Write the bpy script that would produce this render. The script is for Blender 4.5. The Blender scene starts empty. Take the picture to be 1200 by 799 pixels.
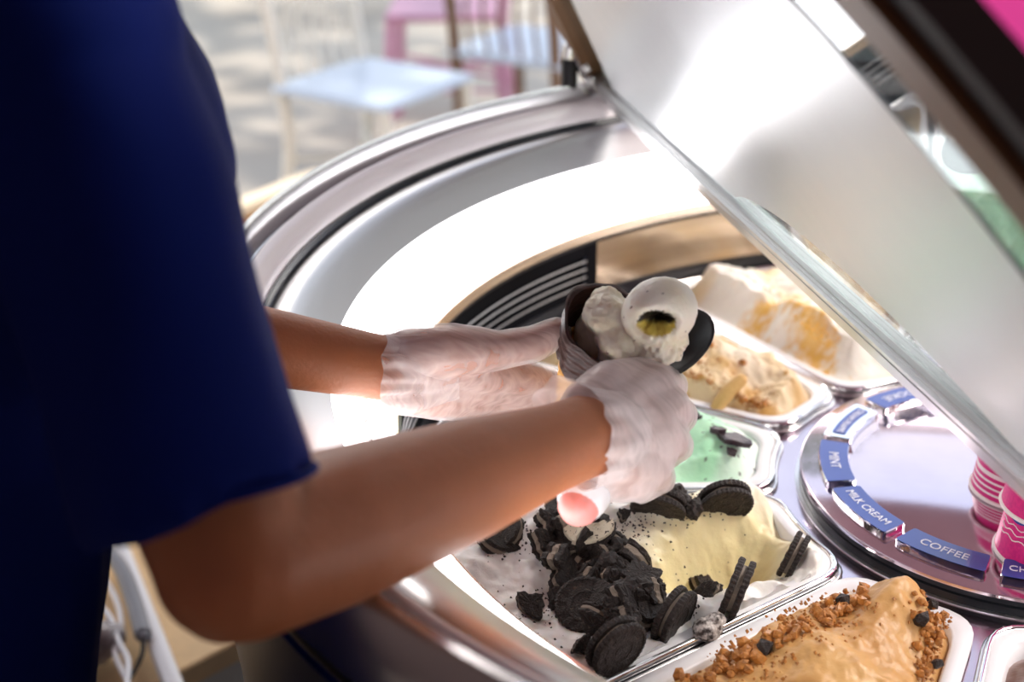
import bpy, bmesh, math, random
from mathutils import Vector, Matrix, noise
import numpy as np
random.seed(7)
PI = math.pi
SC = bpy.context.scene
COL = SC.collection

# ------------------------------------------------------------------ camera
Z0 = 0.92                                   # top of the centre disc above the pavement
CAM = Vector((0.0, -1.1295, 1.5349))
YAW, PIT, ROLL, FPX = -0.3847, 0.4343, -0.0082, 1700.0
fw = Vector((math.sin(YAW)*math.cos(PIT), math.cos(YAW)*math.cos(PIT), -math.sin(PIT)))
rt = fw.cross(Vector((0, 0, 1))).normalized()
up = rt.cross(fw)
RT = rt*math.cos(ROLL) + up*math.sin(ROLL)
UP = -rt*math.sin(ROLL) + up*math.cos(ROLL)
cd = bpy.data.cameras.new('camera')
cam = bpy.data.objects.new('camera', cd)
COL.objects.link(cam)
cam.matrix_world = Matrix(((RT.x, UP.x, -fw.x, CAM.x), (RT.y, UP.y, -fw.y, CAM.y), (RT.z, UP.z, -fw.z, CAM.z), (0, 0, 0, 1)))
cd.sensor_width = 36.0
cd.sensor_fit = 'HORIZONTAL'
cd.lens = FPX/1200*36
cd.clip_start = 0.02
cd.dof.use_dof = True
cd.dof.focus_distance = 1.05
cd.dof.aperture_fstop = 4.2
SC.camera = cam

def ray(x, y): return fw + RT*((x-600)/FPX) - UP*((y-399.5)/FPX)
def atd(x, y, t): return CAM + ray(x, y)*t            # survey: a sight line and a distance
def onz(x, y, z):
    d = ray(x, y)
    return CAM + d*((z-CAM.z)/d.z)
VIEW = -fw
def cdir(r, u, v): return (RT*r + UP*u + VIEW*v).normalized()

# ------------------------------------------------------------------ world, sun, exposure
w = bpy.data.worlds.new('world'); SC.world = w; w.use_nodes = True
nt = w.node_tree
bg = nt.nodes['Background']
tc = nt.nodes.new('ShaderNodeTexCoord'); sx = nt.nodes.new('ShaderNodeSeparateXYZ')
cr = nt.nodes.new('ShaderNodeValToRGB')
cr.color_ramp.elements[0].position = 0.0; cr.color_ramp.elements[0].color = (0.95, 0.93, 0.90, 1)
cr.color_ramp.elements[1].position = 0.8; cr.color_ramp.elements[1].color = (0.55, 0.70, 0.95, 1)
nt.links.new(tc.outputs['Generated'], sx.inputs[0]); nt.links.new(sx.outputs['Z'], cr.inputs[0])
nt.links.new(cr.outputs[0], bg.inputs[0]); bg.inputs[1].default_value = 1.25
sd = bpy.data.lights.new('sun', 'SUN'); sd.energy = 3.2; sd.angle = 0.02; sd.color = (1, 0.95, 0.86)
sun = bpy.data.objects.new('sun', sd); COL.objects.link(sun)
sun.rotation_euler = Vector((0.95, -0.20, -1.05)).to_track_quat('-Z', 'Y').to_euler()
def area(name, loc, tgt, sx_, sy_, e, col):
    l = bpy.data.lights.new(name, 'AREA'); l.shape = 'RECTANGLE'; l.size = sx_; l.size_y = sy_; l.energy = e; l.color = col
    o = bpy.data.objects.new(name, l); COL.objects.link(o); o.location = loc
    o.rotation_euler = (Vector(tgt)-Vector(loc)).to_track_quat('-Z', 'Y').to_euler()
    return o
area('overhead_fill_light', (1.0, 0.6, 2.40), (-0.2, -0.2, 0.9), 1.2, 0.6, 42, (1, 0.93, 0.86))  # unseen area light added to brighten the tubs from above
area('side_fill_light', (-1.5, 1.35, 2.42), (-0.9, 0.1, 0.6), 0.9, 0.4, 15, (1, 0.95, 0.9))  # unseen fill light added for the tan box, forearm and rim
SC.view_settings.view_transform = 'Standard'
SC.view_settings.look = 'None'
SC.view_settings.gamma = 1.0
SC.view_settings.use_curve_mapping = False
SC.view_settings.exposure = 0.42

# ------------------------------------------------------------------ materials
MATS = {}
def mat(name, col=(0.8, 0.8, 0.8), rough=0.5, metal=0.0, bump=0.0, bscale=60.0, var=0.0, vscale=20.0, emit=0.0,
        trans=0.0, alpha=1.0, sss=0.0, coat=0.0, attr=False, spec=0.5, ior=1.45, bdetail=4.0, aniso=0.0, stretch=None, col2=None, ramp=(.38, .62)):
    if name in MATS: return MATS[name]
    m = bpy.data.materials.new(name); m.use_nodes = True
    t = m.node_tree; b = t.nodes['Principled BSDF']
    b.inputs['Base Color'].default_value = (*col, 1); b.inputs['Roughness'].default_value = rough
    b.inputs['Metallic'].default_value = metal; b.inputs['IOR'].default_value = ior
    b.inputs['Transmission Weight'].default_value = trans; b.inputs['Alpha'].default_value = alpha
    b.inputs['Coat Weight'].default_value = coat; b.inputs['Specular IOR Level'].default_value = spec
    if aniso: b.inputs['Anisotropic'].default_value = aniso
    if sss:
        b.inputs['Subsurface Weight'].default_value = sss
        b.inputs['Subsurface Radius'].default_value = (1.0, 0.5, 0.3); b.inputs['Subsurface Scale'].default_value = 0.008
    if emit:
        b.inputs['Emission Color'].default_value = (*col, 1); b.inputs['Emission Strength'].default_value = emit
    tcn = t.nodes.new('ShaderNodeTexCoord'); vec = tcn.outputs['Object']
    if stretch:
        mp = t.nodes.new('ShaderNodeMapping'); mp.inputs['Scale'].default_value = stretch
        t.links.new(vec, mp.inputs[0]); vec = mp.outputs[0]
    src = None
    if attr:
        a = t.nodes.new('ShaderNodeAttribute'); a.attribute_name = 'Col'; src = a.outputs['Color']
    if var or col2:
        n = t.nodes.new('ShaderNodeTexNoise'); n.inputs['Scale'].default_value = vscale; n.inputs['Detail'].default_value = 5
        t.links.new(vec, n.inputs['Vector'])
        if col2:
            r = t.nodes.new('ShaderNodeValToRGB'); r.color_ramp.elements[0].position = ramp[0]; r.color_ramp.elements[1].position = ramp[1]
            r.color_ramp.elements[0].color = (*col, 1); r.color_ramp.elements[1].color = (*col2, 1)
            t.links.new(n.outputs['Fac'], r.inputs[0]); src = r.outputs[0]
        else:
            hs = t.nodes.new('ShaderNodeHueSaturation')
            mr = t.nodes.new('ShaderNodeMapRange'); mr.inputs['From Min'].default_value = 0.3; mr.inputs['From Max'].default_value = 0.7
            mr.inputs['To Min'].default_value = 1-var; mr.inputs['To Max'].default_value = 1+var
            t.links.new(n.outputs['Fac'], mr.inputs[0]); t.links.new(mr.outputs[0], hs.inputs['Value'])
            if src is not None: t.links.new(src, hs.inputs['Color'])
            else: hs.inputs['Color'].default_value = (*col, 1)
            src = hs.outputs[0]
    if src is not None: t.links.new(src, b.inputs['Base Color'])
    if bump:
        n2 = t.nodes.new('ShaderNodeTexNoise'); n2.inputs['Scale'].default_value = bscale; n2.inputs['Detail'].default_value = bdetail
        bp = t.nodes.new('ShaderNodeBump'); bp.inputs['Strength'].default_value = bump; bp.inputs['Distance'].default_value = 0.002
        t.links.new(vec, n2.inputs['Vector']); t.links.new(n2.outputs['Fac'], bp.inputs['Height']); t.links.new(bp.outputs[0], b.inputs['Normal'])
    MATS[name] = m
    return m

def film(name, col, thin, thick, rough, wscale, distort=6.0, bumpd=0.0012, stretch=(1, 1, 1), rot=(0, 0, 0)):
    """thin clear plastic film: see-through, whiter along its creases"""
    m = bpy.data.materials.new(name); m.use_nodes = True
    t = m.node_tree; b = t.nodes['Principled BSDF']; out = t.nodes['Material Output']
    b.inputs['Base Color'].default_value = (*col, 1); b.inputs['Roughness'].default_value = rough
    tcn = t.nodes.new('ShaderNodeTexCoord'); mp = t.nodes.new('ShaderNodeMapping')
    mp.inputs['Scale'].default_value = stretch; mp.inputs['Rotation'].default_value = rot
    t.links.new(tcn.outputs['Object'], mp.inputs[0])
    wv = t.nodes.new('ShaderNodeTexNoise'); wv.inputs['Scale'].default_value = wscale; wv.inputs['Detail'].default_value = 3
    wv.inputs['Distortion'].default_value = 0.6
    t.links.new(mp.outputs[0], wv.inputs['Vector'])
    ab = t.nodes.new('ShaderNodeValToRGB')
    e = ab.color_ramp.elements; e[0].position = 0.30; e[0].color = (0, 0, 0, 1); e[1].position = 0.5; e[1].color = (1, 1, 1, 1)
    e2 = ab.color_ramp.elements.new(0.70); e2.color = (0, 0, 0, 1)
    t.links.new(wv.outputs['Fac'], ab.inputs[0])
    bp = t.nodes.new('ShaderNodeBump'); bp.inputs['Distance'].default_value = bumpd; bp.inputs['Strength'].default_value = 0.9
    t.links.new(ab.outputs[0], bp.inputs['Height']); t.links.new(bp.outputs[0], b.inputs['Normal'])
    mr = t.nodes.new('ShaderNodeMapRange'); mr.inputs['To Min'].default_value = thin; mr.inputs['To Max'].default_value = thick
    t.links.new(ab.outputs[0], mr.inputs[0])
    tr = t.nodes.new('ShaderNodeBsdfTransparent'); mx = t.nodes.new('ShaderNodeMixShader')
    t.links.new(mr.outputs[0], mx.inputs[0]); t.links.new(tr.outputs[0], mx.inputs[1]); t.links.new(b.outputs[0], mx.inputs[2])
    t.links.new(mx.outputs[0], out.inputs[0])
    return m

M_steel = mat('brushed_steel', (0.74, 0.73, 0.74), 0.24, 1.0, bump=0.04, bscale=30, stretch=(1, 1, 14))
M_plate = mat('polished_steel_plate', (0.64, 0.56, 0.63), 0.16, 1.0, bump=0.05, bscale=9, var=0.05, vscale=14)
M_disc = mat('polished_steel_disc', (0.72, 0.61, 0.68), 0.10, 1.0, bump=0.03, bscale=9, var=0.04, vscale=22)
M_satin = mat('satin_steel', (0.60, 0.60, 0.61), 0.36, 1.0, bump=0.03, bscale=40)
M_lip = mat('pale_plastic_lip', (0.86, 0.82, 0.84), 0.3, 0.1)
M_led = mat('backlit_white_panel', (1.0, 0.98, 1.0), 0.5, emit=4.0)
M_black = mat('black_plastic', (0.012, 0.012, 0.016), 0.35)
M_rubber = mat('black_rubber', (0.015, 0.02, 0.025), 0.28, coat=0.3)
M_navy = mat('dark_case_panel', (0.02, 0.02, 0.035), 0.4, var=0.1)
M_alu = mat('aluminium', (0.80, 0.81, 0.82), 0.3, 0.9)
M_chrome = mat('chrome', (0.85, 0.85, 0.86), 0.08, 1.0)
M_vent = mat('matt_black_vent', (0.004, 0.004, 0.006), 0.7, spec=0.08)
M_liner = mat('reflection_tinted_liner', (0.60, 0.49, 0.38), 0.22, 1.0, bump=0.15, bscale=6, var=.25, vscale=4, stretch=(1, 1, 14))  # warm tint and horizontal tone bands paint in reflections
M_slat = mat('grey_slat', (0.40, 0.38, 0.38), 0.45, 0.3)
M_bronze = mat('dark_bronze_frame', (0.15, 0.075, 0.032), 0.5, 0.05)
M_darkseal = mat('dark_seal', (0.012, 0.008, 0.006), 0.6)
M_white = mat('white_tub_plastic', (0.86, 0.86, 0.88), 0.28, coat=0.2)
M_cookie = mat('dark_cocoa_wafer', (0.016, 0.0090, 0.0068), 0.5, bump=0.9, bscale=700, col2=(.11, .08, .06), ramp=(.60, .74), vscale=420)
M_filling = mat('vanilla_filling', (0.26, 0.21, 0.165), 0.6, bump=0.4, bscale=700)
M_filling2 = mat('speckled_filling', (0.62, 0.55, 0.42), 0.6, bump=0.5, bscale=500, col2=(.05, .035, .03), ramp=(.60, .64), vscale=260)
M_skin = mat('skin', (0.43, 0.155, 0.066), 0.48, sss=0.25, bump=0.25, bscale=260, var=0.06, vscale=40)
M_blue = mat('blue_uniform_fabric', (0.0014, 0.010, 0.125), 0.8, bump=0.3, bscale=900, spec=0.12)
M_trouser = mat('dark_trousers', (0.012, 0.012, 0.02), 0.9)
M_acryl = mat('clear_acrylic', (0.93, 0.94, 0.98), 0.04, trans=1.0, ior=1.4)
M_lblue = mat('blue_label_print', (0.035, 0.075, 0.36), 0.32, coat=0.6)
M_lwhite = mat('white_lettering', (0.80, 0.83, 0.92), 0.4)
M_waffle = mat('golden_waffle', (0.78, 0.42, 0.10), 0.6, bump=0.6, bscale=350, var=0.2, vscale=120)
M_choc = mat('dark_chocolate_coat', (0.050, 0.020, 0.016), 0.42, bump=0.35, bscale=120, var=0.3, vscale=60, spec=0.35, stretch=(1, 1, 5))
M_vanilla = mat('vanilla_ice_cream', (0.86, 0.79, 0.62), 0.42, sss=0.3, bump=0.5, bscale=160)
M_caramel = mat('caramel_crumble', (0.42, 0.165, 0.03), 0.5, bump=0.6, bscale=400, var=0.35, vscale=150, coat=0.15)

# ------------------------------------------------------------------ helpers
def link(name, me, m=None, parent=None, smooth=False):
    o = bpy.data.objects.new(name, me); COL.objects.link(o)
    if m is not None and not me.materials: me.materials.append(m)
    if parent is not None: o.parent = parent
    if smooth: me.polygons.foreach_set('use_smooth', [True]*len(me.polygons))
    return o
def pyd(name, vs, fs, m=None, parent=None, smooth=False):
    me = bpy.data.meshes.new(name); me.from_pydata([tuple(v) for v in vs], [], fs); me.update()
    return link(name, me, m, parent, smooth)
def tag(o, label=None, cat=None, group=None, kind=None):
    if label: o['label'] = label
    if cat: o['category'] = cat
    if group: o['group'] = group
    if kind: o['kind'] = kind
    return o
def empty(name, loc=(0, 0, 0), rot=None):
    o = bpy.data.objects.new(name, None); COL.objects.link(o); o.location = loc; o.empty_display_size = 0.05
    if rot is not None: o.rotation_euler = rot
    return o
def rel(parent, child):
    """keep world place while parented (parent only translated/rotated)"""
    bpy.context.view_layer.update()
    child.parent = parent; child.matrix_parent_inverse = parent.matrix_world.inverted()
def copy_tree(o, parent=None):
    c = o.copy(); COL.objects.link(c)
    if parent is not None: c.parent = parent
    for ch in o.children: copy_tree(ch, c)
    return c
def bmobj(name, bm, m=None, parent=None, smooth=False):
    me = bpy.data.meshes.new(name); bm.to_mesh(me); bm.free()
    return link(name, me, m, parent, smooth)
def box(bm, c, s, rot=None, bev=0.0):
    r = bmesh.ops.create_cube(bm, size=1)
    vs = r['verts']
    bmesh.ops.scale(bm, vec=s, verts=vs)
    if bev > 0:
        es = list({e for v in vs for e in v.link_edges})
        rr = bmesh.ops.bevel(bm, geom=es, offset=bev, segments=2, affect='EDGES'); vs = list({v for f in rr['faces'] for v in f.verts} | {v for v in vs if v.is_valid})
    if rot is not None: bmesh.ops.rotate(bm, cent=(0, 0, 0), matrix=rot, verts=vs)
    bmesh.ops.translate(bm, vec=c, verts=vs)
def revolve(name, prof, m, parent=None, a0=0.0, a1=2*PI, n=192, closed_prof=True, smooth=True, center=(0, 0)):
    full = abs((a1-a0)-2*PI) < 1e-6
    k = n if full else n+1
    vs = []; fs = []
    for i in range(k):
        a = a0+(a1-a0)*i/n; c, s = math.cos(a), math.sin(a)
        for r, z in prof: vs.append((center[0]+r*c, center[1]+r*s, z))
    p = len(prof); pe = p if closed_prof else p-1
    for i in range(n):
        j = (i+1) % k
        for q in range(pe):
            q2 = (q+1) % p
            fs.append((i*p+q, j*p+q, j*p+q2, i*p+q2))
    if not full and closed_prof:
        fs.append(tuple(range(p))[::-1]); fs.append(tuple(n*p+q for q in range(p)))
    o = pyd(name, vs, fs, m, parent, smooth)
    bm = bmesh.new(); bm.from_mesh(o.data); bmesh.ops.recalc_face_normals(bm, faces=bm.faces); bm.to_mesh(o.data); bm.free()
    if smooth: o.data.set_sharp_from_angle(angle=math.radians(38))
    return o
def frame_of(d):
    d = d.normalized(); a = Vector((0, 0, 1)) if abs(d.z) < 0.9 else Vector((1, 0, 0))
    u = d.cross(a).normalized(); v = d.cross(u).normalized()
    return u, v
def tube_data(pts, rad, seg=12, caps=True, flat=False, closed=False):
    pts = [Vector(p) for p in pts]; n = len(pts)
    if not hasattr(rad, '__len__'): rad = [rad]*n
    vs = []; fs = []; u = None
    rings = []
    for i, p in enumerate(pts):
        if closed: d = pts[(i+1) % n]-pts[i-1]
        else: d = pts[min(i+1, n-1)]-pts[max(i-1, 0)]
        d.normalize()
        if u is None: u, v = frame_of(d)
        else:
            u = (u-d*u.dot(d)).normalized(); v = d.cross(u)
        rings.append((p, d.copy(), u.copy(), v.copy(), rad[i]))
    if caps and not flat and not closed:
        p, d, uu, vv, r = rings[0]
        pre = [(p-d*r*math.sin(a), d, uu, vv, r*math.cos(a)) for a in (1.35, 0.95, 0.5)]
        p, d, uu, vv, r = rings[-1]
        post = [(p+d*r*math.sin(a), d, uu, vv, r*math.cos(a)) for a in (0.5, 0.95, 1.35)]
        rings = pre+rings+post
    for p, d, uu, vv, r in rings:
        for k in range(seg):
            a = 2*PI*k/seg; vs.append(p+uu*(r*math.cos(a))+vv*(r*math.sin(a)))
    m = len(rings)
    for i in range(m if closed else m-1):
        j = (i+1) % m
        for k in range(seg):
            k2 = (k+1) % seg
            fs.append((i*seg+k, i*seg+k2, j*seg+k2, j*seg+k))
    if caps and not closed:
        fs.append(tuple(range(seg))[::-1]); fs.append(tuple((m-1)*seg+k for k in range(seg)))
    return vs, fs
def tube(name, pts, rad, m, parent=None, seg=12, flat=False, closed=False, caps=True):
    vs, fs = tube_data(pts, rad, seg, caps=caps, flat=flat, closed=closed)
    return pyd(name, vs, fs, m, parent, True)
def spline(pts, n=8):
    pts = [Vector(p) for p in pts]; out = []
    P = [pts[0]*2-pts[1]]+pts+[pts[-1]*2-pts[-2]]
    for i in range(1, len(P)-2):
        for k in range(n):
            t = k/n; a, b, c, d = P[i-1], P[i], P[i+1], P[i+2]
            out.append(0.5*((2*b)+(c-a)*t+(2*a-5*b+4*c-d)*t*t+(3*b-a-3*c+d)*t**3))
    out.append(pts[-1]); return out
class Blob:
    """joined tapered limbs that are fused into one skin"""
    def __init__(s): s.v = []; s.f = []
    def add(s, vs, fs):
        o = len(s.v); s.v += [Vector(v) for v in vs]; s.f += [tuple(o+i for i in f) for f in fs]
    def limb(s, pts, rad, seg=16, flat=False): s.add(*tube_data(pts, rad, seg, True, flat))
    def ell(s, c, ax, radii, seg=20):
        """ellipsoid; ax = 3 axes"""
        vs = []; fs = []; rings = 12
        for i in range(1, rings):
            th = PI*i/rings
            for k in range(seg):
                a = 2*PI*k/seg
                vs.append(Vector(c)+ax[0]*(radii[0]*math.sin(th)*math.cos(a))+ax[1]*(radii[1]*math.sin(th)*math.sin(a))+ax[2]*(radii[2]*math.cos(th)))
        t0 = len(vs); vs.append(Vector(c)+ax[2]*radii[2]); vs.append(Vector(c)-ax[2]*radii[2])
        for i in range(rings-2):
            for k in range(seg):
                k2 = (k+1) % seg; fs.append((i*seg+k, (i+1)*seg+k, (i+1)*seg+k2, i*seg+k2))
        for k in range(seg):
            k2 = (k+1) % seg; fs.append((t0, k, k2)); fs.append((t0+1, (rings-2)*seg+k2, (rings-2)*seg+k))
        s.add(vs, fs)
    def build(s, name, voxel, m, parent=None, smooth_it=6, disp=None):
        me = bpy.data.meshes.new('tmp'); me.from_pydata([tuple(v) for v in s.v], [], s.f)
        bm = bmesh.new(); bm.from_mesh(me); bmesh.ops.recalc_face_normals(bm, faces=bm.faces); bm.to_mesh(me); bm.free()
        o = bpy.data.objects.new('tmp', me); COL.objects.link(o)
        r = o.modifiers.new('r', 'REMESH'); r.mode = 'VOXEL'; r.voxel_size = voxel
        sm = o.modifiers.new('s', 'SMOOTH'); sm.factor = 0.5; sm.iterations = smooth_it
        dg = bpy.context.evaluated_depsgraph_get(); dg.update()
        me2 = bpy.data.meshes.new_from_object(o.evaluated_get(dg))
        bpy.data.objects.remove(o); bpy.data.meshes.remove(me)
        me2.name = name; me2.materials.clear()
        if disp:
            me2.update()
            nrm = [v.normal.copy() for v in me2.vertices]
            for v, n in zip(me2.vertices, nrm): v.co = v.co+n*disp(v.co, n)
            me2.update()
        return link(name, me2, m, parent, True)
def R(d): return math.radians(d)
def pol(r, az, z=0.0): return Vector((r*math.cos(az), r*math.sin(az), z))

# ================================================================== setting
# pavement outside: grey-beige asphalt mixed at random with a paler tone
mp_ = bpy.data.materials.new('pavement'); mp_.use_nodes = True
t = mp_.node_tree; b = t.nodes['Principled BSDF']; b.inputs['Roughness'].default_value = 0.9
tcn = t.nodes.new('ShaderNodeTexCoord'); n1 = t.nodes.new('ShaderNodeTexNoise'); n1.inputs['Scale'].default_value = 1.1; n1.inputs['Detail'].default_value = 6
r1 = t.nodes.new('ShaderNodeValToRGB'); r1.color_ramp.elements[0].position = 0.35; r1.color_ramp.elements[0].color = (0.46, 0.385, 0.31, 1)
r1.color_ramp.elements[1].position = 0.65; r1.color_ramp.elements[1].color = (0.56, 0.49, 0.41, 1)
t.links.new(tcn.outputs['Object'], n1.inputs['Vector']); t.links.new(n1.outputs['Fac'], r1.inputs[0]); t.links.new(r1.outputs[0], b.inputs['Base Color'])
floor = pyd('floor', [(-14, -4, 0), (6, -4, 0), (6, 16, 0), (-14, 16, 0)], [(0, 1, 2, 3)], mp_); tag(floor, kind='structure')
M_ceil = mat('mauve_awning', (0.36, 0.23, 0.28), 0.7)
M_wall = mat('dark_interior_wall', (0.22, 0.17, 0.17), 0.8, var=0.1, vscale=3)
bm = bmesh.new(); box(bm, (0.7, -0.45, 2.55), (7.2, 4.5, 0.06)); tag(bmobj('ceiling', bm, M_ceil), kind='structure')
bm = bmesh.new(); box(bm, (1.0, -2.7, 1.3), (6.4, 0.1, 2.5)); tag(bmobj('wall_back', bm, M_wall), kind='structure')
bm = bmesh.new(); box(bm, (-2.25, -1.6, 1.3), (0.1, 2.1, 2.5)); tag(bmobj('wall_left', bm, M_wall), kind='structure')
bm = bmesh.new(); box(bm, (4.2, -1.1, 1.3), (0.1, 3.1, 2.5)); tag(bmobj('added_wall_right', bm, M_wall), kind='structure')  # unseen wall added to cut sky light from the right

# ================================================================== display case
case = empty('gelato_display_case', (0, 0, 0))
tag(case, 'round stainless steel gelato display case with glowing white inner wall and raised lid', 'display case')
z = Z0
revolve('outer_rim', [(.652, z+.150), (.652, z+.184), (.655, z+.189), (.661, z+.189), (.665, z+.182), (.671, z+.160), (.671, z+.138), (.660, z+.136), (.655, z+.140)], M_steel, case)
revolve('lid_channel', [(.6515, z+.165), (.6412, z+.158), (.6412, z+.12), (.6515, z+.12)], M_satin, case)
lipp = [(.6405, z+.150), (.6412, z+.170), (.6402, z+.1745), (.6380, z+.1762), (.6350, z+.1755), (.6310, z+.1715), (.6265, z+.1655), (.6235, z+.1600), (.6225, z+.1560), (.6225, z+.150)]
revolve('rim_lip', lipp, M_lip, case)
revolve('lip_seal', [(.6222, z+.150), (.6222, z+.156), (.6195, z+.156), (.6195, z+.150)], M_rubber, case)
ring = [(.6193, z+.1475), (.612, z+.1515), (.603, z+.1515), (.597, z+.149), (.590, z+.1445), (.580, z+.137), (.5655, z+.1262), (.5655, z+.115), (.6193, z+.115)]
revolve('inner_ring', ring, M_satin, case)
revolve('backlit_wall', [(.565, z+.1256), (.5173, z+.0759), (.525, z+.0759), (.570, z+.118)], M_led, case, smooth=False)
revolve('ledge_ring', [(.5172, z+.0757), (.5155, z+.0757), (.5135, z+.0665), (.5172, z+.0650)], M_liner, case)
revolve('ledge_seal', [(.5168, z+.0650), (.5155, z+.0650), (.5155, z+.0615), (.5168, z+.0615)], M_black, case)
# steel liner right of the grille, grille left of it
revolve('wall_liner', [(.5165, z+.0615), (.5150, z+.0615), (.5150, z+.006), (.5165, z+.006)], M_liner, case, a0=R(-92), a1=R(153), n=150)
gr = revolve('vent_backing', [(.5285, z+.0615), (.5275, z+.0615), (.5275, z+.006), (.5285, z+.006)], M_vent, case, a0=R(153), a1=R(268), n=80)
revolve('vent_frame', [(.5165, z+.0615), (.5150, z+.0615), (.5150, z+.050), (.5165, z+.050)], M_vent, case, a0=R(153), a1=R(268), n=80)
revolve('vent_frame', [(.5165, z+.016), (.5150, z+.016), (.5150, z+.004), (.5165, z+.004)], M_vent, case, a0=R(153), a1=R(268), n=80)
revolve('vent_frame', [(.5165, z+.0615), (.5145, z+.0615), (.5145, z+.004), (.5165, z+.004)], M_vent, case, a0=R(152.3), a1=R(154), n=3)
for zz in (.044, .035, .026, .017):
    revolve('vent_slat', [(.5158, z+zz+.0005), (.5142, z+zz+.0004), (.5142, z+zz-.0005), (.5158, z+zz-.0004)], M_slat, case, a0=R(154), a1=R(268), n=80)
revolve('wall_foot', [(.5165, z+.006), (.5130, z+.006), (.5130, z-.03), (.5165, z-.03)], M_black, case)
# carousel plate with openings for the tubs
PANS = [('big', 113.5, 144.6), ('cookie', 145.6, 171.9), ('mint', 173.2, 202.6), ('oreo', 204.0, 237.2), ('coffee', 238.2, 266.6), ('choc', 268.6, 298.0)]
RI, RO = .203, .507
pv = []; pf = []
def quadring(r0, r1, a0, a1, zz, n):
    o = len(pv)
    for i in range(n+1):
        a = R(a0+(a1-a0)*i/n)
        pv.append(pol(r0, a, zz)); pv.append(pol(r1, a, zz))
    for i in range(n): pf.append((o+2*i, o+2*i+1, o+2*i+3, o+2*i+2))
quadring(.150, RI+.012, 0, 360, z-.0165, 144)
quadring(RO-.012, .5128, 0, 360, z-.0165, 180)
edges = [112.0]+[(PANS[i][2]+PANS[i+1][1])/2 for i in range(5)]+[299.0]
for i, e in enumerate(edges):
    hw = 3.5 if i not in (0, 6) else 2.5
    quadring(RI+.012, RO-.012, e-hw*.55, e+hw*.55, z-.0165, 6)
quadring(RI+.012, RO-.012, 299, 472, z-.0165, 90)
pyd('carousel_plate', pv, pf, M_plate, case)
# centre disc: polished top, rubber side
revolve('centre_disc', [(0.0, z), (.1800, z), (.1815, z-.0008), (.1820, z-.003), (.1800, z-.003), (.0, z-.003)], M_disc, case, n=160)
revolve('disc_seal', [(.1800, z-.0032), (.1812, z-.0032), (.1812, z-.0075), (.1795, z-.0085), (.1815, z-.0095), (.1815, z-.0160), (.170, z-.0160), (.170, z-.0032)], M_rubber, case, n=160)
revolve('disc_foot_ring', [(.1817, z-.0155), (.1850, z-.0155), (.1852, z-.0166), (.1817, z-.0166)], M_alu, case, n=160)
# case body
revolve('case_body', [(.655, z+.135), (.668, z+.134), (.662, z+.06), (.650, z-.05), (.625, z-.45), (.62, .06), (.60, .03), (.2, .03), (.2, .08), (.58, .10), (.60, z-.2), (.62, z-.05)], M_navy, case)
revolve('plinth', [(.56, .0), (.57, .03), (.3, .03), (.3, .0)], M_black, case)
revolve('waist_band', [(.669, z+.1335), (.6725, z+.1335), (.6725, z+.126), (.669, z+.126)], M_chrome, case)
# small curved pale strip on the glowing wall
cl = revolve('wall_strip', [(.5470, z+.1140), (.5450, z+.1150), (.5380, z+.0990), (.5400, z+.0980)], M_lip, case, a0=R(203.6), a1=R(214), n=14)
# support post with bolts beside the body
post_az = R(232)
for k, dr in enumerate((0, .012)):
    p = pol(.672+dr, post_az+.012*k)
    tube('support_post', [Vector((p.x, p.y, 0.0)), Vector((p.x, p.y, .80))], .004+.002*k, M_chrome, case, seg=14)

# ------------------------------------------------------------------ raised lid
H = Z0+.188
la = onz(700, 95, H); lb = onz(1200, 548, H)
ld = (lb-la); ld.z = 0; ld.normalize()
ln = Vector((ld.y, -ld.x, 0))
if ln.dot(CAM-la) < 0: ln = -ln
OFF = abs(la.x*ld.y-la.y*ld.x)
foot = ln*OFF+Vector((0, 0, H))           # chord point nearest the axis
PHI = R(60)
lup = ln*math.cos(PHI)+Vector((0, 0, 1))*math.sin(PHI)
lnor = ld.cross(lup).normalized()
if lnor.dot(CAM-foot) < 0: lnor = -lnor
LR = .650
def lid(s, tt, k=0.0): return foot+ld*s+lup*tt+lnor*k
smax = math.sqrt(LR**2-OFF**2)
arc = []
N = 60
a_end = math.asin(smax/LR)
for i in range(N+1):
    a = -a_end+2*a_end*i/N; arc.append((LR*math.sin(a), LR*math.cos(a)-OFF))
m = bpy.data.materials.new('lid_glass'); m.use_nodes = True
t = m.node_tree; b = t.nodes['Principled BSDF']
b.inputs['Base Color'].default_value = (.55, .58, .60, 1); b.inputs['Metallic'].default_value = 1.0; b.inputs['Roughness'].default_value = .015
tr = t.nodes.new('ShaderNodeBsdfTransparent'); tr.inputs[0].default_value = (.8, .85, .85, 1)
mx = t.nodes.new('ShaderNodeMixShader'); mx.inputs[0].default_value = .62
t.links.new(tr.outputs[0], mx.inputs[1]); t.links.new(b.outputs[0], mx.inputs[2]); t.links.new(mx.outputs[0], t.nodes['Material Output'].inputs[0])
M_lidglass = m
def slab(name, outline, k0, k1, m, parent):
    n = len(outline); vs = [lid(s, q, k0) for s, q in outline]+[lid(s, q, k1) for s, q in outline]
    fs = [tuple(range(n)), tuple(range(2*n-1, n-1, -1))]+[(i, (i+1) % n, n+(i+1) % n, n+i) for i in range(n)]
    o = pyd(name, vs, fs, m, parent)
    bm = bmesh.new(); bm.from_mesh(o.data); bmesh.ops.recalc_face_normals(bm, faces=bm.faces); bm.to_mesh(o.data); bm.free()
    return o
lidg = slab('lid_pane', arc, -.005, .0, M_lidglass, case)
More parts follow.
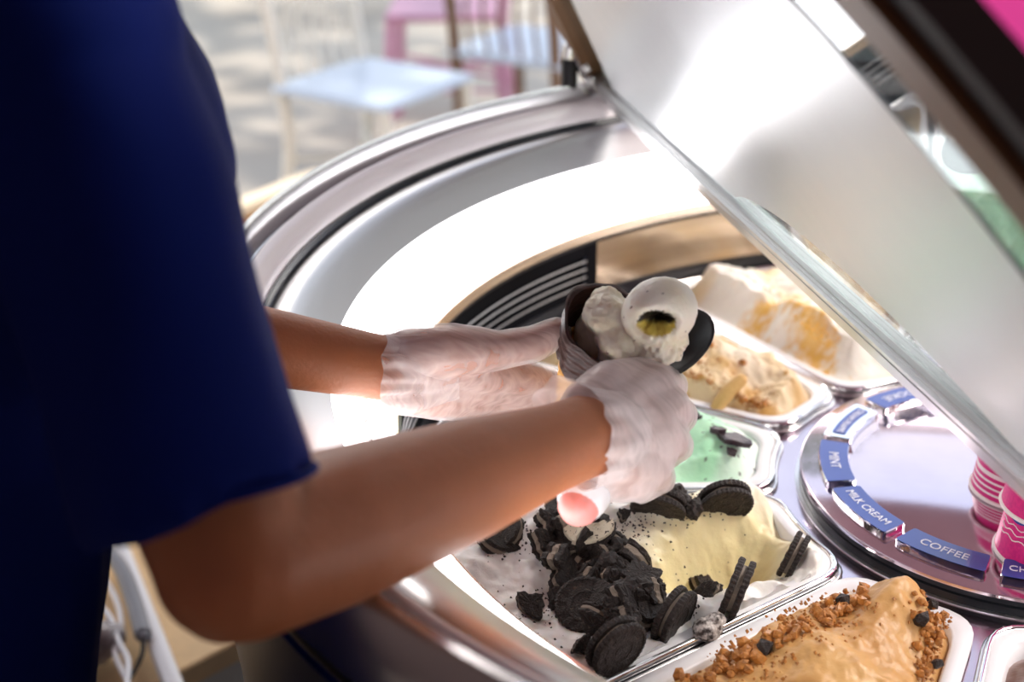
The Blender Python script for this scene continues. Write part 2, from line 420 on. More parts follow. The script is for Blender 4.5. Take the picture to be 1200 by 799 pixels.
# condensation film on the inner face, wiped clear along the edges
m = bpy.data.materials.new('condensation'); m.use_nodes = True
t = m.node_tree; b = t.nodes['Principled BSDF']
b.inputs['Base Color'].default_value = (.70, .725, .75, 1); b.inputs['Metallic'].default_value = .45; b.inputs['Roughness'].default_value = .3
b.inputs['Anisotropic'].default_value = .5
tcn = t.nodes.new('ShaderNodeTexCoord'); mpg = t.nodes.new('ShaderNodeMapping')
nz = t.nodes.new('ShaderNodeTexNoise'); nz.inputs['Scale'].default_value = 5; nz.inputs['Detail'].default_value = 5
mpg.inputs['Rotation'].default_value = (0, 0, -math.atan2(ld.y, ld.x)); mpg.inputs['Scale'].default_value = (.6, 9, 9)
t.links.new(tcn.outputs['Object'], mpg.inputs[0]); t.links.new(mpg.outputs[0], nz.inputs['Vector'])
mr = t.nodes.new('ShaderNodeMapRange'); mr.inputs['To Min'].default_value = .28; mr.inputs['To Max'].default_value = .40
t.links.new(nz.outputs['Fac'], mr.inputs[0]); t.links.new(mr.outputs[0], b.inputs['Roughness'])
M_fog = m
fogr = []
fo = [(s, q) for s, q in arc]
# inner outline: offset arc, plus a scalloped lower side above the rail
for i in range(N+1):
    a = -a_end*.995+2*a_end*.995*i/N; rr = LR-.078; fogr.append((rr*math.sin(a), max(rr*math.cos(a)-OFF, .019)))
low = []
for i in range(48):
    s = fogr[-1][0]+(fogr[0][0]-fogr[-1][0])*(i+1)/49
    bump_ = .0
    if -.17 < s < .27: bump_ = .044*math.sin(PI*(s+.17)/.44)**.7
    low.append((s, .019+bump_))
slab('condensation_film', fogr+low, .0006, .0012, M_fog, lidg)
# frame along the arc: bronze face and dark seal on its outside
def arc_bar(name, r0, r1, k0, k1, m, parent):
    vs = []; fs = []
    for i in range(N+1):
        a = -a_end+2*a_end*i/N
        for rr, k in ((r0, k0), (r1, k0), (r1, k1), (r0, k1)): vs.append(lid(rr*math.sin(a), rr*math.cos(a)-OFF, k))
    for i in range(N):
        for q in range(4): fs.append((i*4+q, (i+1)*4+q, (i+1)*4+(q+1) % 4, i*4+(q+1) % 4))
    fs += [(0, 1, 2, 3), tuple(N*4+q for q in (3, 2, 1, 0))]
    o = pyd(name, vs, fs, m, parent)
    bm = bmesh.new(); bm.from_mesh(o.data); bmesh.ops.recalc_face_normals(bm, faces=bm.faces); bm.to_mesh(o.data); bm.free()
    return o
arc_bar('lid_frame', LR-.008, LR+.024, -.010, .010, M_bronze, case)
arc_bar('lid_seal', LR+.0225, LR+.046, -.016, .004, M_darkseal, case)
# aluminium hinge rail with grooves
def rail(name, prof, s0, s1, m, parent):
    n = len(prof); vs = [lid(s0, q, k) for q, k in prof]+[lid(s1, q, k) for q, k in prof]
    fs = [tuple(range(n)), tuple(range(2*n-1, n-1, -1))]+[(i, (i+1) % n, n+(i+1) % n, n+i) for i in range(n)]
    o = pyd(name, vs, fs, m, parent)
    bm = bmesh.new(); bm.from_mesh(o.data); bmesh.ops.recalc_face_normals(bm, faces=bm.faces); bm.to_mesh(o.data); bm.free()
    return o
rail('hinge_rail', [(.014, -.010), (.014, .0065), (.0095, .0065), (.0095, .0090), (.0035, .0090), (.0035, .0065), (-.0005, .0065), (-.0005, .0090), (-.018, .0090), (-.018, -.010)], -smax+.006, smax-.006, M_alu, case)
rail('rail_gasket', [(.0175, .0015), (.0175, .0050), (.0142, .0050), (.0142, .0015)], -smax+.01, smax-.01, M_satin, case)
rail('rail_edge_trim', [(-.0182, -.009), (-.0182, .005), (-.0215, .005), (-.0215, -.009)], -smax+.01, smax-.01, M_steel, case)
# hinge assembly at the far end
hp = onz(667, 118, Z0+.170)
hb = tube('hinge_post', [hp-Vector((0, 0, .045)), hp+Vector((0, 0, .046))], .0095, M_black, case, seg=12)
ha = lid(-smax+.005, .0, .006)
tube('hinge_arm', spline([hp+Vector((0, 0, .050)), hp+Vector((.004, 0, .066)), (hp+Vector((0, 0, .068))+ha)/2, ha], 5), .009, M_steel, case, seg=10)
for k in range(3):
    c = lid(-smax+.005+.02*k, .022*k-.004, .010)
    bm = bmesh.new(); bmesh.ops.create_cone(bm, cap_ends=True, segments=10, radius1=.005, radius2=.0042, depth=.006)
    bmesh.ops.rotate(bm, cent=(0, 0, 0), matrix=lnor.to_track_quat('Z', 'Y').to_matrix(), verts=bm.verts); bmesh.ops.translate(bm, vec=c, verts=bm.verts)
    bmobj('hinge_bolt', bm, M_alu, case, True)
bp_ = pol(.628, R(133.2), Z0+.178)
bm = bmesh.new(); box(bm, (0, 0, 0), (.028, .02, .022), bev=.003); bmesh.ops.rotate(bm, cent=(0, 0, 0), matrix=Matrix.Rotation(R(133), 3, 'Z'), verts=bm.verts)
bmesh.ops.translate(bm, vec=bp_, verts=bm.verts); bmobj('hinge_bracket', bm, M_black, case)

# ================================================================== tubs and ice cream
def sector_outline(a0, a1, d, cr, zz, ri=RI, ro=RO):
    """annular sector inset by d with rounded corners of size cr"""
    a0, a1 = R(a0), R(a1)
    r0, r1 = ri+d, ro-d
    def side(a, sgn, r):      # point at radius r on the side line offset by d
        da = math.asin(d/r)*sgn
        return a+da
    A0i, A1i = side(a0, 1, r0), side(a1, -1, r0)
    A0o, A1o = side(a0, 1, r1), side(a1, -1, r1)
    corners = [pol(r0, A0i), pol(r1, A0o), pol(r1, A1o), pol(r0, A1i)]
    def seg(k, tt):
        if k == 0: return corners[0].lerp(corners[1], tt)
        if k == 1: return pol(r1, A0o+(A1o-A0o)*tt)
        if k == 2: return corners[2].lerp(corners[3], tt)
        return pol(r0, A1i+(A0i-A1i)*tt)
    L = [(corners[1]-corners[0]).length, r1*(A1o-A0o), (corners[3]-corners[2]).length, r0*(A1i-A0i)]
    out = []
    for k in range(4):
        ta = min(.45, cr/L[k]); tb = 1-ta
        for i in range(13): out.append(seg(k, ta+(tb-ta)*i/12))
        p0 = seg(k, tb); p2 = seg((k+1) % 4, min(.45, cr/L[(k+1) % 4])); c = seg(k, 1.0)
        for i in range(1, 6):
            u_ = i/6; out.append(p0*(1-u_)**2+c*2*u_*(1-u_)+p2*u_*u_)
    return [Vector((p.x, p.y, zz)) for p in out]
FL = Z0-.0075
def make_tub(a0, a1, label, steel=True, group=None):
    root = empty('gelato_tub', pol((RI+RO)/2, R((a0+a1)/2), Z0-.13))
    tag(root, label, 'tub', group)
    off = root.location
    def loops_obj(name, loops, m, closed=False, bottom=False):
        n = len(loops[0]); vs = [p-off for l in loops for p in l]; fs = []
        K = len(loops)
        for i in range(K if closed else K-1):
            j = (i+1) % K
            for k in range(n): fs.append((i*n+k, i*n+(k+1) % n, j*n+(k+1) % n, j*n+k))
        if bottom: fs.append(tuple((K-1)*n+k for k in range(n)))
        o = pyd(name, vs, fs, m, root, True)
        bm = bmesh.new(); bm.from_mesh(o.data); bmesh.ops.recalc_face_normals(bm, faces=bm.faces); bm.to_mesh(o.data); bm.free()
        return o
    d0 = .0035 if steel else .001
    L = [sector_outline(a0, a1, d0, .030, FL-.006), sector_outline(a0, a1, d0, .030, FL-.001), sector_outline(a0, a1, d0+.001, .030, FL),
         sector_outline(a0, a1, .0125, .028, FL), sector_outline(a0, a1, .0145, .027, FL-.0015), sector_outline(a0, a1, .018, .026, FL-.02),
         sector_outline(a0, a1, .028, .022, FL-.118)]
    loops_obj('tub_body', L, M_white, bottom=True)
    if steel:
        S = [sector_outline(a0, a1, -.0005, .032, FL-.006), sector_outline(a0, a1, -.0010, .032, FL-.002), sector_outline(a0, a1, .0000, .032, FL+.0008),
             sector_outline(a0, a1, .0018, .031, FL+.0016), sector_outline(a0, a1, .0036, .031, FL+.0006), sector_outline(a0, a1, .0036, .031, FL-.006)]
        loops_obj('steel_rim', S, M_chrome, closed=True)
        S = [sector_outline(a0, a1, -.0025, .033, FL-.0085), sector_outline(a0, a1, -.0035, .033, FL-.007), sector_outline(a0, a1, -.0025, .033, FL-.0055), sector_outline(a0, a1, .0, .033, FL-.0055), sector_outline(a0, a1, .0, .033, FL-.0085)]
        loops_obj('lower_rim', S, M_steel, closed=True)
    return root
def fbm(p, o=4): return noise.fractal(p, 1.0, 2.0, o)
def gauss(p, c, sx_, sy_, ang=0.0):
    dx, dy = p.x-c.x, p.y-c.y; ca, sa = math.cos(ang), math.sin(ang)
    u_ = (dx*ca+dy*sa)/sx_; v_ = (-dx*sa+dy*ca)/sy_
    return math.exp(-(u_*u_+v_*v_))
SURF = {}
def make_mass(key, name, a0, a1, hf, cf, m, label, nu=150, nv=110, ins=.0148, cat='ice cream'):
    r0, r1 = RI+ins, RO-ins
    vs = []; cols = []
    root_z = Z0-.06
    c0 = pol((RI+RO)/2, R((a0+a1)/2), root_z)
    for i in range(nu+1):
        r = r0+(r1-r0)*i/nu
        da = math.asin(ins/r); A0 = R(a0)+da; A1 = R(a1)-da
        for j in range(nv+1):
            a = A0+(A1-A0)*j/nv
            p = pol(r, a)
            ed = min((r-r0), (r1-r), (a-A0)*r, (A1-a)*r)
            # rounded corners pulled down
            du = min(r-r0, r1-r); dv = min((a-A0)*r, (A1-a)*r)
            e2 = min(ed, .03-math.hypot(max(0, .03-du), max(0, .03-dv)))
            h = hf(p, r, a, max(e2, 0), ed)
            if e2 < 0: h = min(h, -.0095)
            vs.append(Vector((p.x, p.y, Z0+h))-c0); cols.append(cf(p, r, a, e2, h))
    fs = [(i*(nv+1)+j, (i+1)*(nv+1)+j, (i+1)*(nv+1)+j+1, i*(nv+1)+j+1) for i in range(nu) for j in range(nv)]
    # skirt and underside
    loop = [j for j in range(nv+1)]+[(i)*(nv+1)+nv for i in range(1, nu+1)]+[nu*(nv+1)+j for j in range(nv-1, -1, -1)]+[i*(nv+1) for i in range(nu-1, 0, -1)]
    base = len(vs)
    for k in loop:
        p = vs[k]; q = Vector((p.x*.97, p.y*.97, -.02)); vs.append(q); cols.append(cols[k])
    n = len(loop)
    for k in range(n): fs.append((loop[(k+1) % n], loop[k], base+k, base+(k+1) % n))
    fs.append(tuple(base+k for k in range(n)))
    o = pyd(name, vs, fs, m, None, True); o.location = c0
    at = o.data.color_attributes.new('Col', 'FLOAT_COLOR', 'POINT')
    at.data.foreach_set('color', [x for c in cols for x in (*c, 1.0)])
    tag(o, label, cat)
    SURF[key] = hf, (r0, r1, R(a0), R(a1))
    return o
def hit(key, x, y, lift=0.0):
    """where the sight line meets the modelled ice cream"""
    hf, (r0, r1, A0, A1) = SURF[key]
    d = ray(x, y); tt = (Z0+.05-CAM.z)/d.z
    for _ in range(300):
        p = CAM+d*tt
        r = math.hypot(p.x, p.y); a = math.atan2(p.y, p.x) % (2*PI)
        h = hf(Vector((p.x, p.y, 0)), r, a, .03, .03)
        if p.z <= Z0+h+lift: break
        tt += .0007
    return p
def mixc(a, b, t_):
    t_ = max(0, min(1, t_)); return tuple(x+(y-x)*t_ for x, y in zip(a, b))
M_mass = mat('ice_cream_surface', (.8, .8, .8), 0.40, attr=True, sss=0.12, bump=0.35, bscale=170, var=0.03, vscale=60)
def P2(x, y, h=0.0): p = onz(x, y, Z0+h); return Vector((p.x, p.y, 0))

# --- cookies and cream tub
hol = P2(855, 640); hol2 = P2(790, 655); ridge = P2(850, 592); holdir = math.atan2(*(P2(900, 615)-P2(760, 665)).yx)
def h_oreo(p, r, a, e, ed):
    h = -.003+.013*fbm(p*15+Vector((3, 1, 0)), 4)+.0035*fbm(p*50, 3)
    h += .022*gauss(p, P2(680, 600), .07, .05)+.020*gauss(p, ridge, .055, .022, holdir)+.006*gauss(p, P2(560, 650), .06, .06)
    h += .012*gauss(p, P2(955, 625), .03, .025)
    h -= .050*gauss(p, hol, .050, .027, holdir)+.026*gauss(p, hol2, .035, .026, holdir)
    h += .006*gauss(p, P2(900, 690), .06, .02, holdir)
    q = max(0, 1-e/.010); return h-.004*q-.016*max(0, min(1, (.224-r)/.016))
def c_oreo(p, r, a, e, h):
    c = (.90, .89, .88)
    y = min(1, 1.5*gauss(p, P2(840, 630), .075, .042, holdir))
    c = mixc(c, (.86, .74, .40), y*.95)
    n = noise.noise(p*60); c = mixc(c, (.70, .58, .42), max(0, n-.35)*1.4)
    return c
make_tub(204.0, 237.2, 'white wedge tub full of cookies-and-cream ice cream at the near side of the carousel')
make_mass('oreo', 'cream_ice_cream', 204.0, 237.2, h_oreo, c_oreo, M_mass, 'white vanilla cream ice cream with a scooped yellow hollow under the dark cookies', 190, 130, ins=.0075)
# --- mint tub
mh = P2(850, 540)
def h_mint(p, r, a, e, ed):
    h = .004+.010*fbm(p*9+Vector((7, 7, 0)), 4)+.002*fbm(p*50, 3)
    h += .018*gauss(p, P2(830, 520), .06, .02)-.012*gauss(p, P2(840, 560), .03, .015)
    h -= .008*max(0, (.262-r)/.05)
    q = max(0, 1-e/.016); return h*(1-q)-.012*q
def c_mint(p, r, a, e, h):
    c = (.42, .80, .52)
    c = mixc(c, (.55, .84, .62), .4+noise.noise(p*30))
    c = mixc(c, (.80, .86, .82), (.250-r)/.03+noise.noise(p*40)*.8)
    if noise.noise(p*240) > .55 and r < .27: c = (.08, .07, .06)
    return c
make_tub(173.2, 202.6, 'white wedge tub of pale green mint ice cream behind the gloved fist')
make_mass('mint', 'mint_ice_cream', 173.2, 202.6, h_mint, c_mint, M_mass, 'pale green mint ice cream with dark chocolate shards, smoothed flat by the spatula')
# --- cookie crumb tub (tan)
def h_cookie(p, r, a, e, ed):
    h = .006+.014*fbm(p*14+Vector((1, 5, 0)), 5)+.003*fbm(p*60, 3)+.016*gauss(p, P2(830, 430), .05, .03)
    h -= .006*max(0, (.25-r)/.03)
    q = max(0, 1-e/.014); return h*(1-q)-.012*q
def c_cookie(p, r, a, e, h):
    c = (.74, .58, .36)
    n = noise.noise(p*38+Vector((2, 0, 4))); c = mixc(c, (.60, .36, .12), (n-.02)*3.2)
    n = noise.noise(p*120); c = mixc(c, (.50, .27, .07), (n-.25)*2.5)
    c = mixc(c, (.78, .69, .55), noise.noise(p*22+Vector((8, 8, 8)))*1.6)
    return c
make_tub(145.6, 171.9, 'white wedge tub of tan biscuit ice cream between the mint and the gold-dusted tubs')
make_mass('cookie', 'biscuit_ice_cream', 145.6, 171.9, h_cookie, c_cookie, M_mass, 'tan caramel biscuit ice cream with golden crumbs and a wafer stick in it')
# --- tall gold dusted cream
def h_big(p, r, a, e, ed):
    h = .030+.018*fbm(p*12+Vector((4, 2, 0)), 4)+.006*abs(fbm(p*38, 3))
    h += .040*gauss(p, P2(880, 345, .04), .06, .035)+.022*gauss(p, P2(960, 400), .05, .04)+.022*gauss(p, P2(830, 360), .04, .03)
    h -= .016*gauss(p, P2(905, 375), .025, .05)
    h += .012*noise.noise(p*24+Vector((1, 9, 3)))+.007*noise.noise(p*48)+.003*noise.noise(p*110); q = max(0, 1-e/.050); q = q*q*(3-2*q); return h*(1-q)-.011*q
dust_a = (P2(960, 455), P2(950, 400), P2(920, 370), P2(860, 355, .03), P2(820, 350, .03))
def c_big(p, r, a, e, h):
    c = (.82, .79, .70)
    dmin = min(((p-dust_a[i])-(dust_a[i+1]-dust_a[i])*max(0, min(1, (p-dust_a[i]).dot(dust_a[i+1]-dust_a[i])/(dust_a[i+1]-dust_a[i]).length_squared))).length for i in range(4))
    k = 1.5-dmin/.016+1.3*noise.noise(p*70)+.9*noise.noise(p*210)
    c = mixc(c, (.74, .43, .08), k*.75)
    n = noise.noise(p*26+Vector((5, 5, 5))); c = mixc(c, (.86, .66, .30), (n-.12)*2.0)
    return c
make_tub(113.5, 144.6, 'white wedge tub heaped with gold-dusted cream under the hinge rail')
make_mass('big', 'gold_dusted_ice_cream', 113.5, 144.6, h_big, c_big, M_mass, 'tall white cream ice cream swirled up and dusted with golden biscuit powder', 170, 120)
# --- coffee caramel
cfr = P2(1060, 745)
def h_coffee(p, r, a, e, ed):
    h = .004+.008*fbm(p*13+Vector((2, 9, 0)), 4)+.003*fbm(p*50, 3)
    h += .026*gauss(p, P2(1050, 720), .022, .05, math.atan2(*(P2(1075, 690)-P2(1000, 799)).yx)-PI/2)+.014*gauss(p, P2(960, 790), .05, .04)
    h -= .006*gauss(p, P2(1100, 760), .02, .06)
    q = max(0, 1-e/.014); return h*(1-q)-.014*q
def c_coffee(p, r, a, e, h):
    c = (.50, .26, .085)
    c = mixc(c, (.60, .35, .13), .5+noise.noise(p*20))
    c = mixc(c, (.52, .28, .10), (noise.noise(p*55)-.15)*2)
    return c
make_tub(238.2, 266.6, 'white wedge tub of caramel coffee ice cream at the bottom edge, without steel rim', steel=False)
make_mass('coffee', 'coffee_ice_cream', 238.2, 266.6, h_coffee, c_coffee, M_mass, 'smooth caramel brown coffee ice cream in the tub nearest the viewer', 170, 120)
# --- chocolate tub at right edge
def h_choc(p, r, a, e, ed):
    h = -.006+.010*fbm(p*16, 4); q = max(0, 1-e/.03); return h*(1-q)-.022*q
def c_choc(p, r, a, e, h):
    return mixc((.12, .05, .03), (.55, .45, .45), (noise.noise(p*40)+.1)*2)
make_tub(268.6, 298.0, 'white wedge tub cut by the lower right corner of the view')
make_mass('choc', 'chocolate_ice_cream', 268.6, 298.0, h_choc, c_choc, M_mass, 'dark brown chocolate ice cream streaked with pale cream at the lower right corner', 90, 70)

# ------------------------------------------------------------------ cookies
def orient(o, loc, n, spin=0.0, tilt_up=None):
    q = n.to_track_quat('Z', 'Y'); o.rotation_mode = 'QUATERNION'
    from mathutils import Quaternion
    o.rotation_quaternion = q @ Quaternion((0, 0, 1), spin); o.location = loc
CR = .0222
def cookie_whole():
    root = empty('sandwich_cookie')
    def wafer(sgn):
        n = 72; prof = [(0, .0060), (.20, .0060), (.22, .0056), (.42, .0056), (.44, .0061), (.60, .0061), (.62, .0056), (.86, .0057), (.89, .0064), (.96, .0064), (1.0, .0057), (1.0, .0030), (.97, .0016), (0, .0016)]
        vs = []; fs = []
        for i in range(n):
            a = 2*PI*i/n; k = 1.0 if i % 2 else .965
            for q, (r, zz) in enumerate(prof):
                rr = r*CR*(k if r > .88 else 1.0)
                # radial dashes between the rings
                dz = .0004 if (.6 < r < .9 and (i//3) % 2) else 0
                vs.append((rr*math.cos(a), rr*math.sin(a), sgn*(zz+dz)))
        p = len(prof)
        for i in range(n):
            j = (i+1) % n
            for q in range(p-1):
                f = (i*p+q, j*p+q, j*p+q+1, i*p+q+1); fs.append(f if sgn < 0 else f[::-1])
        o = pyd('wafer', vs, fs, M_cookie, root, False)
        bm = bmesh.new(); bm.from_mesh(o.data); bmesh.ops.remove_doubles(bm, verts=bm.verts, dist=1e-6); bmesh.ops.recalc_face_normals(bm, faces=bm.faces); bm.to_mesh(o.data); bm.free()
    wafer(1); wafer(-1)
    n = 36
    vs = []; fs = []
    for i in range(n):
        a = 2*PI*i/n; rr = CR*(.80+.03*math.sin(5*a)); vs += [(rr*math.cos(a), rr*math.sin(a), .0016), (rr*math.cos(a), rr*math.sin(a), -.0016)]
    fs = [(2*i, 2*i+1, 2*((i+1) % n)+1, 2*((i+1) % n)) for i in range(n)]
    pyd('filling', vs, fs, M_filling, root, True)
    return root
def cookie_piece(seed, a0, a1, cut, whole_layers=3, size=1.0):
    """a broken wedge of cookie: rough broken edges"""
    rnd = random.Random(seed); root = empty('broken_cookie')
    out = []
    n = 14
    for i in range(n+1):
        a = a0+(a1-a0)*i/n; out.append((CR*math.cos(a), CR*math.sin(a)))
    p1 = out[-1]; p0 = out[0]; c = (CR*cut*math.cos((a0+a1)/2), CR*cut*math.sin((a0+a1)/2))
    for s_, e_ in ((p1, c), (c, p0)):
        for i in range(1, 7):
            u_ = i/7; x = s_[0]+(e_[0]-s_[0])*u_+rnd.uniform(-.0014, .0014); y = s_[1]+(e_[1]-s_[1])*u_+rnd.uniform(-.0014, .0014); out.append((x, y))
        if s_ is p1: out.append(c)
    cx = sum(p[0] for p in out)/len(out); cy = sum(p[1] for p in out)/len(out)
    out = [((x-cx)*size, (y-cy)*size) for x, y in out]
    def layer(name, z0, z1, m, shrink):
        vs = []; fs = []; k = len(out)
        for zz, sh in ((z0, .93), (z0+(z1-z0)*.2, 1), (z0+(z1-z0)*.8, 1), (z1, .93)):
            for i, (x, y) in enumerate(out):
                j = rnd.uniform(-.0007, .0007); vs.append((x*sh*shrink+j, y*sh*shrink+rnd.uniform(-.0007, .0007), zz+rnd.uniform(-.0003, .0003)))
        for q in range(3):
            for i in range(k): fs.append((q*k+i, q*k+(i+1) % k, (q+1)*k+(i+1) % k, (q+1)*k+i))
        # faces: fan with raised centre for relief
        for zz, base, flip in ((z0, 0, True), (z1, 3*k, False)):
            ci = len(vs); vs.append((0, 0, zz+rnd.uniform(-.0005, .0005)))
            mid = len(vs)
            for i, (x, y) in enumerate(out): vs.append((x*.55, y*.55, zz+rnd.uniform(-.0006, .0006)))
            for i in range(k):
                i2 = (i+1) % k
                f = (base+i, base+i2, mid+i2, mid+i); g = (mid+i, mid+i2, ci)
                fs.append(f[::-1] if flip else f); fs.append(g[::-1] if flip else g)
        pyd(name, vs, fs, m, root)
    layer('wafer', .0022, .0060, M_cookie, 1)
    if whole_layers >= 2: layer('filling', -.0020, .0022, M_filling if whole_layers > 2 else M_filling2, .94)
    if whole_layers >= 3: layer('wafer', -.0060, -.0022, M_cookie, .98)
    return root
WH = [  # px, py, normal (right, up, to viewer), label
    (722, 757, (.56, -.50, .66), 'whole dark sandwich cookie leaning at the left end of the near row', 1.0),
    (790, 722, (.80, -.42, .42), 'whole dark sandwich cookie leaning in the middle of the near row, second from left', 1.0),
    (864, 689, (.90, -.36, .20), 'dark sandwich cookie standing edge-on, third in the near row, beside the yellow hollow', 1.0),
    (930, 651, (.87, -.45, .22), 'dark sandwich cookie standing edge-on alone at the right edge of the cream', .86),
    (850, 584, (.12, -.72, .66), 'dark sandwich cookie half sunk in the cream next to the mint tub', 1.0),
    (772, 588, (-.20, -.82, .50), 'dark sandwich cookie sunk in the cream just under the gloved fist', 1.0),
    (686, 712, (-.05, .55, .80), 'dark sandwich cookie lying nearly flat at the near foot of the cookie heap', 1.02)]
proto = cookie_whole()
for i, (x, y, nn, lab, s_) in enumerate(WH):
    o = proto if i == 0 else copy_tree(proto)
    p = hit('oreo', x, y, .010); orient(o, p, cdir(*nn), i*.7); o.scale = (s_, s_, s_)
    if i in (4, 5): o.location = p-Vector((0, 0, .003))
    tag(o, lab, 'cookie', 'whole sandwich cookies in the cream')
pp = [cookie_piece(1, 0, 1.9, .05), cookie_piece(2, 0, 2.6, -.15), cookie_piece(3, 0, 1.4, .1), cookie_piece(4, 0, 3.2, .1, 2), cookie_piece(5, 0, 1.0, .2), cookie_piece(6, 0, 2.2, .3, 1)]
FR = [(654, 602, 1), (676, 594, 0), (692, 616, 3), (640, 640, 0), (652, 656, 2), (668, 640, 1), (690, 634, 3), (712, 634, 2), (700, 652, 1), (720, 664, 0), (740, 660, 1),
      (664, 684, 1), (684, 690, 0), (700, 676, 3), (716, 684, 2), (735, 680, 1), (748, 676, 0), (706, 700, 1), (728, 702, 0), (742, 700, 2), (762, 694, 0), (672, 668, 2), (694, 664, 4), (660, 620, 0),
      (680, 655, 1), (724, 650, 4), (755, 710, 1), (700, 728, 0), (720, 722, 4), (645, 612, 4), (690, 706, 2), (712, 712, 0), (735, 722, 4), (680, 648, 5), (712, 660, 5), (735, 692, 5), (664, 628, 5), (703, 618, 5), (722, 645, 5), (750, 690, 5), (694, 684, 5), (660, 700, 5), (722, 710, 5), (676, 612, 5)]
used = [False]*6
def lump():
    root = empty('broken_cookie'); bm = bmesh.new(); bmesh.ops.create_icosphere(bm, subdivisions=3, radius=.0105)
    for v in bm.verts:
        n_ = v.co.normalized(); v.co = v.co*(1+.35*noise.noise(n_*2.2)+.22*noise.noise(n_*6)); v.co.z *= .8
    bmobj('crumb_body', bm, M_lumpm, root); return root
M_lumpm = mat('crumbly_cookie', (.012, .008, .007), .6, col2=(.03, .02, .017), vscale=300, bump=1.0, bscale=260)
for ch in list(pp[5].children): bpy.data.objects.remove(ch)
bpy.data.objects.remove(pp[5]); pp[5] = lump()
def piece(k, loc, n, spin, lab, grp=None, sc_=1.0):
    o = pp[k] if not used[k] else copy_tree(pp[k]); used[k] = True
    orient(o, loc, n, spin); o.scale = (sc_, sc_, sc_*1.2); tag(o, lab, 'cookie piece', grp); return o
rnd = random.Random(5)
ORD = ['first', 'second', 'third', 'fourth', 'fifth', 'sixth', 'seventh', 'eighth']
FR.sort(key=lambda f: f[1]); rows = [sorted(FR[i:i+6]) for i in range(0, len(FR), 6)]
FR = [(x, y, k, 'broken cookie piece in the heap, %s row from the far side, %s from left' % (ORD[i], ORD[j])) for i, rw in enumerate(rows) for j, (x, y, k) in enumerate(rw)]
for i, (x, y, k, lab) in enumerate(FR):
    p = hit('oreo', x, y, .004+rnd.uniform(0, .015))
    n = cdir(rnd.uniform(-.9, .9), rnd.uniform(-.5, .9), rnd.uniform(.15, .8))
    piece(k, p, n, rnd.uniform(0, 6.28), lab, 'broken cookie heap on the cream', rnd.uniform(.85, 1.1))
SOLO = [(690, 621, 3, (.15, -.80, -.60), 'cookie half lying cream side up on the far top of the heap'), (582, 632, 1, (.3, .6, .5), 'broken cookie piece in the cream just below the forearm, left one of the pair'), (600, 622, 0, (-.4, .5, .6), 'broken cookie piece in the cream just below the forearm, right one of the pair'),
        (621, 711, 2, (.1, .5, .8), 'dark cookie wedge alone on the cream left of the heap'), (682, 756, 4, (.2, .3, .9), 'small crumbly cookie wedge at the near left of the cream'),
        (800, 590, 5, (.3, .2, .7), 'crumbly cookie chunk beside the sunken cookie at the mint side'), (812, 596, 5, (-.5, .5, .5), 'crumbly cookie chunk right of its neighbour at the mint side'),
        (793, 578, 5, (.5, .6, .4), 'crumbly cookie chunk touching the gloved fist'), (824, 688, 0, (.6, .3, .6), 'broken cookie chunk between two cookies of the near row'),
        (830, 693, 2, (-.5, .3, .6), 'small cookie chunk tucked behind the edge-on near cookie'), (732, 604, 4, (.2, .5, .6), 'tiny cookie bit standing by the upper left rim of the hollow')]
for x, y, k, nn, lab in SOLO:
    piece(k, hit('oreo', x, y, .026 if 'cream side' in lab else .005), cdir(*nn), rnd.uniform(0, 6), lab, None, .55 if 'tiny' in lab else (.8 if 'small' in lab or 'chunk' in lab else .95))
# mint tub shards
M_shard = mat('dark_chocolate_shard', (.045, .028, .035), .3, bump=.3, bscale=200)
def shard(x, y, L, W, ang, lab, key='mint'):
    p = hit(key, x, y, .002); bm = bmesh.new(); rr = random.Random(int(x))
    n = 12; top = []; bot = []
    for i in range(n):
        a = 2*PI*i/n; q = 1+rr.uniform(-.22, .22); top.append(bm.verts.new((L*math.cos(a)*q, W*math.sin(a)*q, .0022+rr.uniform(0, .0015)))); bot.append(bm.verts.new((L*math.cos(a)*q*.9, W*math.sin(a)*q*.9, -.002)))
    bm.faces.new(top); bm.faces.new(bot[::-1])
    for i in range(n): bm.faces.new((bot[i], bot[(i+1) % n], top[(i+1) % n], top[i]))
    o = bmobj('chocolate_shard', bm, M_shard); orient(o, p, Vector((.1, .15, 1)), ang); tag(o, lab, 'chocolate')
shard(857, 514, .017, .010, .3, 'large dark chocolate shard lying on the mint ice cream')
shard(841, 505, .007, .003, .9, 'thin pointed chocolate splinter at the tip of the large shard')
shard(815, 488, .006, .003, .2, 'small chocolate chip on the far edge of the mint ice cream')
shard(857, 530, .005, .003, 0, 'tiny chocolate chip below the large shard on the mint')
shard(538, 493, .007, .005, 0, 'small chocolate chip on mint ice cream between the two hands')
# wafer stick in biscuit tub
p = hit('cookie', 853, 462, .004)
tube('wafer_stick', [p-RT*.013-UP*.016, p+RT*.0+UP*.002, p+RT*.012+UP*.013], [.006, .0075, .006], mat('tan_wafer', (.62, .38, .14), .6, bump=.5, bscale=300), seg=12)
tag(bpy.data.objects['wafer_stick'], 'tan rolled wafer stick leaning in the biscuit ice cream', 'wafer')
